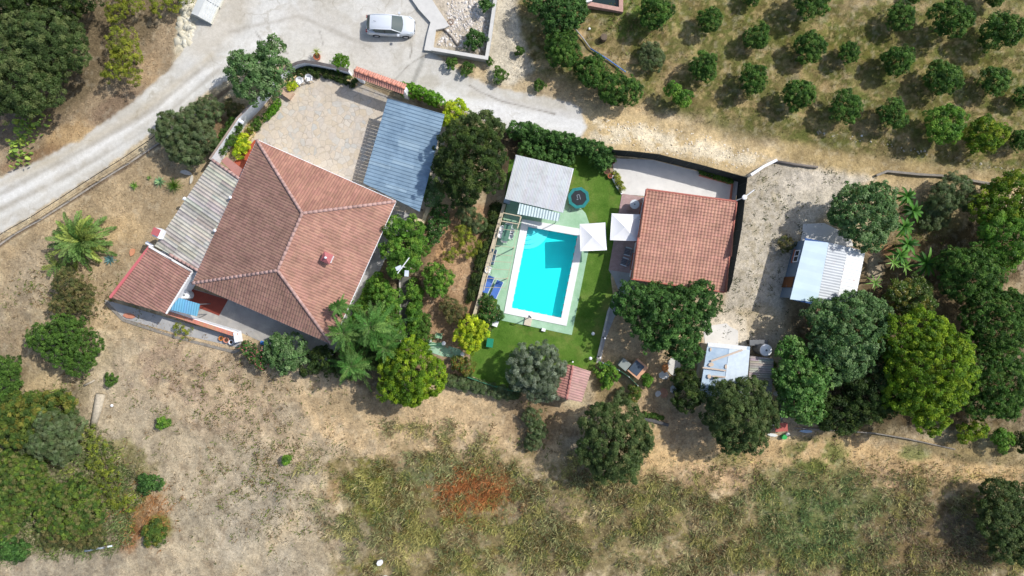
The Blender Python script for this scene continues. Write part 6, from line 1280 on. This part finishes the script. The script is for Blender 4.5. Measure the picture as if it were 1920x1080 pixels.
T('dark tree at the foot of the right wood', 1570,772,44,3.4,'dark', None, lobes=[(1550,765,28),(1590,770,28),(1570,790,22)]); T('pale flowering tree between banana plants and yellow green tree', 1700,562,50,3.8,'autumn', None, lobes=[(1685,550,22),(1715,545,24),(1705,580,22),(1730,568,16)], flower=(s(220,220,180), .05), scale=.9)
T('brownish shrub overhanging the grey corrugated store', 1455,700,20,2.6,'autumn', name='climbing_shrub', cat='shrub', lobes=[(1448,692,12),(1458,708,14),(1466,722,12)], scale=.8); T('yellow leaved bush at the foot of the right wood', 1822,808,26,1.8,'yellowgreen', name='yellow_bush', cat='bush', lobes=[(1808,812,15),(1832,802,15)]); T('green bush at the right below the yellow leaved one', 1878,826,24,1.8,'citrus', name='green_bush', cat='bush')
T('dark bush cut by the right edge near the bottom field', 1918,828,22,2.0,'dark', name='dark_bush', cat='bush'); T('large dark tree cut by the right edge at the bottom', 1892,965,60,3.4,'oak', None, lobes=[(1872,928,30),(1905,945,34),(1885,985,36),(1910,1020,32),(1862,960,26),(1878,1030,22),(1855,915,14)], scale=1.1)
T('thin weedy clump in the dry grass left of the large round tree', 1004,800,34,1.2,'scrub', name='weed_clump', cat='weeds', lobes=[(998,782,16),(1008,808,16),(1000,830,14)]); T('small sparse shrub on the gravel left of the metal shed', 1475,458,18,1.0,'brownish', name='small_bush', cat='bush')
# ------------------------------------------------------------------ rosettes: palm, banana, agave, cycad, papaya, conifer fronds
def strips(fr, seg, profile, col, V_, Q_, C_, fold=.25):
    """fr: list of (origin, azimuth, elevation, length, droop, width, colour)"""
    for (o, az, el, L, dr, wd, cl) in fr:
        base = sum(len(v) for v in V_); pts = []; d = np.array([math.cos(az)*math.cos(el), math.sin(az)*math.cos(el), math.sin(el)]); p = np.array(o, float); e = el
        sd_ = np.array([-math.sin(az), math.cos(az), 0]); vs = []
        for i in range(seg+1):
            t = i/seg; w_ = wd*profile(t)/2; vs += [p+sd_*w_+np.array([0, 0, w_*fold]), p, p-sd_*w_+np.array([0, 0, w_*fold])]
            e -= dr/seg; p = p+np.array([math.cos(az)*math.cos(e), math.sin(az)*math.cos(e), math.sin(e)])*L/seg
        V_.append(np.array(vs)); q = []
        for i in range(seg): a = base+i*3; q += [(a, a+1, a+4, a+3), (a+1, a+2, a+5, a+4)]
        Q_.append(np.array(q)); C_.append(np.repeat(np.array(cl)[None], len(vs), 0)*np.linspace(.8, 1.15, len(vs))[:, None])
def fronds(fr, seg, ll, lw, V_, Q_, C_, ang=55, jit=.15, up_=.15):
    r = np.random.default_rng(5)
    for (o, az, el, L, dr, wd, cl) in fr:
        p = np.array(o, float); e = el; sd_ = np.array([-math.sin(az), math.cos(az), 0.]); A, Nn, D, LL = [], [], [], []
        for i in range(seg):
            t = (i+.5)/seg; e = el-dr*t; d = np.array([math.cos(az)*math.cos(e), math.sin(az)*math.cos(e), math.sin(e)]); p = p+d*L/seg; l_ = ll*math.sin(PI*(.12+.82*t))**.7
            up2 = np.cross(d, sd_)*-1; up2 = up2 if up2[2] > 0 else -up2
            for sg in (-1, 1):
                a = math.radians(ang*(1-.35*t)); dd = d*math.cos(a)+sd_*sg*math.sin(a)+up2*up_+r.normal(0, jit, 3); dd /= np.linalg.norm(dd); A.append(p+dd*l_/2); D.append(dd); Nn.append(nrmz(np.cross(dd, d*sg)*np.sign(np.cross(dd, d*sg)[2]+1e-6)+r.normal(0, .15, 3))); LL.append(l_)
        A, Nn, D, LL = map(np.array, (A, Nn, D, LL)); n = len(A); cc_ = np.repeat(np.array(cl)[None], n, 0)*r.uniform(.75, 1.25, (n, 1))
        V, Q, C = leaves(A, nrmz(Nn), D, LL, np.full(n, lw), cc_); base = sum(len(v) for v in V_); V_.append(V); Q_.append(Q+base); C_.append(C)
def rosette(name, label, cat, px, py, h, n, L, el, droop, wd, cols, mode='strip', seg=7, tr=.15, leaf=(.4,.05), profile=None, trunkh=None, seed=1, group=None, partname='leaves'):
    c = W(px, py, h); r = thing(name, label, cat, (c.x, c.y, 0), 0, group); rg = random.Random(seed); fr = []
    for i in range(n):
        t = (i+.5)/n; az = i*2.39996+rg.uniform(-.15, .15); e = el[0]+(el[1]-el[0])*t+rg.uniform(-.08, .08); fr.append(((0, 0, h), az, e, L*rg.uniform(.8, 1.1)*(1-.25*(t if el[1] > el[0] else 1-t)), droop*rg.uniform(.8, 1.2), wd, tuple(np.array(cols[rg.randrange(len(cols))])*rg.uniform(.8, 1.2))))
    V_, Q_, C_ = [], [], []
    if mode == 'strip': strips(fr, seg, profile or (lambda t: (1-t)**.6*(.5+.5*min(1, t*5))+.02), None, V_, Q_, C_)
    else:
        fronds(fr, seg, leaf[0], leaf[1], V_, Q_, C_); strips([(f[0], f[1], f[2], f[3], f[4], .05, f[6]) for f in fr], 6, lambda t: 1-t*.7, None, V_, Q_, C_)
    npmesh(partname, np.concatenate(V_), np.concatenate(Q_), np.concatenate(C_), LEAF, r)
    if h > .12: m = MB(); m.tube([(0,0,-.1),(0,0,h*.5),(0,0,h)], [tr*1.2, tr, tr*.9], 9); m.build('trunk', BARK, r, True)
    return r
PG = [F(110,140,74), F(92,124,60), F(128,152,84), F(144,158,78)]
rosette('palm_tree', 'large spreading palm on the dry ground left of the villa', 'palm', 152,452,1.2,54,3.0,(-.05,1.25),.9,.1,PG,'frond',44,.28,(.46,.085),seed=3,partname='fronds')
rosette('palm_sapling', 'small palm half hidden at the lower left of the big palm', 'palm', 108,498,.4,9,1.6,(.1,.9),.9,.1,PG,'frond',18,.12,(.45,.07),seed=4,partname='fronds')
rosette('cycad', 'dark green spiky cycad beside the grey lean-to', 'cycad', 326,348,.35,70,.95,(0,1.4),.7,.05,[F(92,122,40), F(72,104,34)],'strip',5,.15,seed=5,partname='fronds')
rosette('agave', 'pale striped agave touching the dark cycad', 'agave', 300,341,.1,26,.62,(.1,1.2),.35,.16,[F(150,180,130), F(118,156,120)],'strip',5,seed=6); rosette('agave', 'blue grey agave at the lower right of the big palm', 'agave', 207,487,.1,24,.62,(.15,1.2),.3,.15,[F(112,150,150), F(90,128,132)],'strip',5,seed=7)
rosette('agave', 'small green agave alone above the big palm and left of the cycad', 'agave', 252,348,.1,16,.5,(.1,1.2),.3,.12,[F(120,160,70), F(96,136,60)],'strip',5,seed=8); rosette('agave', 'tiny agave nearest the grey green shrub', 'agave', 280,333,.08,10,.3,(.1,1.2),.3,.1,[F(120,150,80)],'strip',4,seed=9)
rosette('potted_yucca', 'spiky yellow green plant growing from the large terracotta pot', 'pot plant', 593,97,.75,16,.55,(.1,1.3),.8,.07,[F(160,170,90), F(130,150,70)],'strip',5,.03,seed=10)
BN = [F(62,112,38), F(78,128,46), F(50,94,30), F(100,146,58)]; GB = 'banana plants right of the round leafy tree'; bw = lambda t: math.sin(PI*min(1, .08+t*.92))**.6
for i, (px, py, lab) in enumerate(((1700,368,'banana plant nearest the track'), (1712,395,'banana plant second from the track, leaning right'), (1695,425,'banana plant third from the track'), (1702,458,'banana plant lowest of the column, beside the bare clearing'), (1688,480,'banana plant with the brightest leaves beside the wood pile shade'))):
    rosette('banana_plant', lab, 'banana plant', px, py, 1.9, 17, 1.3, (-.2,1.3), 1.3, .24, BN, 'strip', 8, .1, profile=bw, seed=20+i, group=GB)
rosette('banana_plant', 'widest long leaved banana plant at the lower end of the clearing', 'banana plant', 1736,494, 2.0, 18, 1.8, (-.1,1.2), 1.2, .24, BN, 'strip', 8, .12, profile=bw, seed=30, group=GB)
for i, (px, py, lab) in enumerate(((1675,492,'spiky pale papaya right of the metal shed, upper one'), (1697,500,'spiky pale papaya right beside the widest banana plant'), (1640,530,'spiky pale papaya closest to the metal shed'), (1683,536,'spiky pale papaya above the pale flowering tree'))):
    rosette('papaya_tree', lab, 'papaya', px, py, 2.3, 12, .95, (-.1,1.1), .5, .13, [F(132,170,80), F(150,184,104), F(104,150,60)], 'strip', 4, .08, seed=40+i, group='papayas beside the metal shed')
# feathery conifers by the villa
def feather_tree(label, px, py, H, L, tiers, seed, kcols):
    c = W(px, py, H*.7); r = thing('feathery_tree', label, 'tree', (c.x, c.y, 0), 0, 'feathery trees at the villa corner'); rg = random.Random(seed); V_, Q_, C_ = [], [], []; fr = []
    for k in range(tiers):
        z = H*(.35+.65*k/(tiers-1)); n = 12; l_ = L*1.15*(1-.45*k/(tiers-1))
        for i in range(n): fr.append(((0, 0, z), 2*PI*(i+.5*(k % 2))/n+rg.uniform(-.2, .2), .3+.3*k/tiers, l_*rg.uniform(.4, 1.3), .9, .1, tuple(np.array(kcols[rg.randrange(len(kcols))])*rg.uniform(.75, 1.25))))
    fronds(fr, 46, L*.17, .035, V_, Q_, C_, 42, .3, .2); fronds(fr, 34, L*.13, .035, V_, Q_, C_, 30, .35, -.5)
    npmesh('crown', np.concatenate(V_), np.concatenate(Q_), np.concatenate(C_), LEAF, r); m = MB(); m.tube([(0,0,-.1),(0,0,H*.5),(0,0,H)], [.16,.12,.04], 8)
    for f in fr[::2]: o = Vector(f[0]); d = Vector((math.cos(f[1])*math.cos(f[2]), math.sin(f[1])*math.cos(f[2]), math.sin(f[2]))); m.tube([o, o+d*f[3]*.4], [.03,.015], 4)
    m.build('trunk', BARK, r, True)
FG = [F(92,138,66), F(78,122,50), F(112,150,80), F(126,158,84)]
feather_tree('feathery bright green tree over the lower right corner of the villa roof', 652,622, 5.2, 1.9, 6, 1, FG); feather_tree('tallest feathery tree between the villa corner and the slab path', 702,612, 5.6, 2.4, 6, 2, FG); feather_tree('low feathery tree below the villa corner', 664,684, 4.2, 2.0, 5, 3, FG); feather_tree('feathery tree reaching towards the dark slab path', 728,650, 4.4, 1.7, 5, 4, FG); feather_tree('feathery tree leaning over the red roof edge', 640,575, 4.6, 1.2, 5, 5, FG)
# prickly pear
def cactus(label, px, py, n, spread, seed):
    c = W(px, py, .8); z0 = zat(px, py); r = thing('prickly_pear', label, 'cactus', (c.x, c.y, z0), 0, 'prickly pears below the top left trees'); rg = random.Random(seed); m = MB()
    for i in range(n):
        x, y = rg.gauss(0, spread*.5), rg.gauss(0, spread*.75); z = rg.uniform(.3, 1.5)*(1.2-min(1, math.hypot(x, y)/spread)*.5); a = rg.uniform(0, PI); tl = rg.uniform(-.9, .9); L_ = rg.uniform(.22, .36); wv = L_*.6
        M = Matrix.Translation((x, y, z)) @ Matrix.Rotation(a, 4, 'Z') @ Matrix.Rotation(tl, 4, 'X'); vs = []; k = 8
        for q in range(k): t = 2*PI*q/k; vs.append(M @ Vector((math.cos(t)*wv*.75, .0, math.sin(t)*L_*.75)))
        vs += [M @ Vector((0, .05, 0)), M @ Vector((0, -.05, 0))]; q_ = rg.uniform(.75, 1.2); b = F(118,146,62) if rg.random() < .7 else F(150,168,70)
        m.add(vs, [(j, (j+1) % k, k) for j in range(k)]+[((j+1) % k, j, k+1) for j in range(k)], tuple(b*q_))
    m.build('foliage', mat('cactus_skin', None, .6, var=.15, attr=True), r, True)  # this part is the flat cactus pads, all in one mesh
cactus('prickly pear clump, uppermost, just below the grey green trees', 62,212,70,1.1,1); cactus('prickly pear clump in the middle of the three', 45,240,80,1.0,2); cactus('prickly pear clump nearest the white road', 32,280,70,.9,3)
# ------------------------------------------------------------------ grass, weeds and reeds that nobody could count
GRR = np.random.default_rng(99)
GM = N('grass_blades'); GM.bsdf(GM.attr(), .85, 0, None, .1)
def scatter(name, label, cat, n, dens, blades, hgt, wid, lean, colf, minfrac=0.0, m=None):
    """dens: grid of probabilities 0..1 ; colf(x, y, base) -> colours"""
    x = GRR.uniform(-48.5, 48.5, n); y = GRR.uniform(-28.3, 28.3, n); k = GRR.random(n) < samp(dens, x, y); x = x[k]; y = y[k]; n = len(x)
    base = samp(COL, x, y); col = colf(x, y, base); z = samp(ZZ, x, y)
    HB = np.repeat(.55+.9*samp(sstep(.4, .56, NM), x, y), blades) if name == 'reeds' else 1.0
    x = np.repeat(x, blades);    y = np.repeat(y, blades); z = np.repeat(z, blades); col = np.repeat(col, blades, 0)*GRR.uniform(.7, 1.3, (n*blades, 1)); N_ = n*blades
    a = GRR.uniform(0, 2*PI, N_); ln = np.abs(GRR.normal(lean, .3, N_)); h = hgt*HB*GRR.uniform(.5, 1.4, N_); hh = np.repeat(GRR.uniform(.6, 1.5, n), blades)*h
    sp = wid*1.6; P = np.stack([x+GRR.normal(0, sp, N_), y+GRR.normal(0, sp, N_), z-.02], 1); d = np.stack([np.cos(a)*np.sin(ln), np.sin(a)*np.sin(ln), np.cos(ln)], 1)
    sdv = np.stack([-np.sin(a), np.cos(a), np.zeros(N_)], 1)*(wid*GRR.uniform(.6, 1.3, N_))[:, None]/2; T_ = P+d*hh[:, None]; M_ = P+d*hh[:, None]*.5+np.array([0, 0, .1])*hh[:, None]
    V = np.stack([P-sdv*.6, P+sdv*.6, M_+sdv, T_], 1); V2 = np.stack([P-sdv*.6, M_+sdv, T_, M_-sdv], 1)
    V = np.stack([P, M_+sdv, T_, M_-sdv], 1).reshape(-1, 3); o = npmesh(name, V, np.arange(N_*4).reshape(-1, 4), np.repeat(col, 4, 0), m or GM.m); return meta(o, label, cat, None, 'stuff')
wd_ = sstep(2, 24, hard); trackm = poly_sd([(1095,195),(1440,262),(1640,300),(1920,335),(1920,350),(1640,340),(1450,300),(1400,332),(1130,286)], X, Y); yardm = poly_sd(YARD, X, Y)
gardenm = sstep(-4, 10, np.minimum(trackm, yardm))
NM = n4*.55+n2*.45
reedm = (1-sstep(-30, 30, poly_sd([(610,885),(760,850),(950,870),(1200,905),(1450,925),(1700,935),(1860,915),(1930,950),(1930,1110),(690,1110),(640,990)], X, Y)+(n1-.5)*260+wa*40+wb*20))
orm = 1-sstep(-10, 10, poly_sd([(960,-60),(2000,-60),(2000,330),(1640,300),(1250,205),(990,130)], X, Y)+wa*8)
def dry(x, y, b):
    t = GRR.random((len(x), 1)); c = b*GRR.uniform(.72, 1.25, (len(x), 1)); c = c*(1-.25*(t > .8))+np.array(s(226,206,162))*.25*(t > .8); return c
scatter('dry_grass', 'dry straw coloured grass over the fields', 'dry grass', 120000, wd_*gardenm*(.35+.65*sstep(.35, .6, n2))*(1-.8*orm)*(1-.75*reedm), 3, .16, .045, 1.1, dry)
def orc(x, y, b): t = GRR.random((len(x), 1)); return np.where(t < .45, np.array(F(104,112,52))*.9, b)*GRR.uniform(.75, 1.2, (len(x), 1))
scatter('orchard_grass', 'patchy green and straw coloured grass between the orchard trees', 'grass', 50000, wd_*gardenm*orm*sstep(.3, .6, n2), 3, .16, .045, .8, orc)
RN = fbm(X, Y, 1/26, 401, 3)
RC_ = 1.12*np.array([s(*c) for c in ((176,170,100),(148,146,76),(112,128,66),(92,110,72),(186,172,126),(120,100,62),(96,80,50),(136,150,98),(172,172,116))])
def reedcol(x, y, b):
    X_ = x*21+960; Y_ = 540-y*21; q = samp(RN, x, y)*2.2+GRR.normal(0, .14, len(x))-.62; i = np.clip((q*len(RC_)).astype(int), 0, len(RC_)-1); c = RC_[i]
    g_ = np.exp(-(((X_-1540)/110)**2+((Y_-960)/90)**2)); gi = GRR.random(len(x)) < g_*.8; c = np.where(gi[:, None], np.array(s(112,140,84)), c)
    o_ = np.exp(-(((X_-885)/60)**2+((Y_-922)/34)**2)); oi = GRR.random(len(x)) < np.clip(o_*1.5, 0, .85)*(samp(n3, x, y) > .42); c = np.where(oi[:, None], np.array(s(184,118,72)), c)
    br = np.exp(-(((X_-1780)/130)**2+((Y_-1010)/60)**2)); bi = GRR.random(len(x)) < br*.7; c = np.where(bi[:, None], np.array(s(150,132,106)), c); return (c*.75+b*.3)*GRR.uniform(.8, 1.2, (len(x), 1))
scatter('reeds', 'tangled reeds and weeds filling the bottom right of the photo', 'reeds', 170000, np.clip(reedm*(.22+.78*sstep(.43, .5, NM+wb*.03))+.25*np.exp(-((Y-905+wa*30)/22)**2)*(X > 600), 0, 1), 9, .36, .04, .85, reedcol)
def weedcol(x, y, b): return np.where((GRR.random(len(x)) < .55)[:, None], np.array(s(108,122,62)), np.array(s(126,108,80)))*GRR.uniform(.6, 1.35, (len(x), 1))*np.array([1.05, 1, .9])
wm = np.zeros(X.shape)
for bx_, by_, rx_, ry_ in ((1530,852,60,34),(1372,862,34,15),(225,900,50,80),(1715,850,30,15),(60,540,30,30),(700,930,40,60),(800,890,50,22),(1740,470,60,60),(1190,45,50,40),(640,690,40,16),(500,900,160,120),(420,740,160,80),(130,560,120,60),(1400,900,200,30),(1650,890,200,30),(900,850,160,20),(800,800,120,14),(1000,800,40,50),(150,720,50,16)): wm = np.maximum(wm, np.exp(-(((X-bx_)/rx_)**2+((Y-by_)/ry_)**2)*1.4))
scatter('green_weeds', 'green weeds in scattered patches on the dry ground', 'weeds', 90000, np.clip(wm, 0, 1)*sstep(.38, .55, n2+wb*.1), 4, .26, .06, .8, weedcol)
ym = (1-sstep(-4, 4, yardm))*sstep(.55, .62, fbm(X, Y, 1/6, 301, 2))*(.25+.75*sstep(.42, .55, n4))
def yw(x, y, b): return np.array(s(92,96,62))*GRR.uniform(.6, 1.5, (len(x), 1))
scatter('yard_weeds', 'small dark weeds dotted over the gravel yard', 'weeds', 90000, ym*.75, 5, .15, .06, 1.0, yw)
sm = (1-sstep(-8, 14, poly_sd([(-10,735),(120,740),(165,800),(215,860),(262,930),(240,1010),(190,1030),(60,1040),(-10,1060)], X, Y)+wa*26))
SC_ = 1.15*np.array([s(*c) for c in ((104,120,72),(120,122,84),(92,108,58),(140,132,104),(112,128,62),(132,140,70))])
scatter('low_scrub', 'low tangled green scrub filling the lower left corner', 'scrub', 150000, sm, 6, .42, .07, .9, lambda x, y, b: SC_[np.clip((samp(RN, x, y)*1.9*6-3+GRR.normal(0,.8,len(x))).astype(int), 0, 5)]*GRR.uniform(.65, 1.25, (len(x), 1)))
om = np.exp(-(((X-270)/45)**2+((Y-962)/45)**2)); scatter('orange_weeds', 'orange brown dead weeds beside the lower left thicket', 'weeds', 120000, np.clip(om, 0, 1)*.8, 4, .35, .05, .8, lambda x, y, b: np.array(s(168,120,74))*GRR.uniform(.6, 1.3, (len(x), 1)))
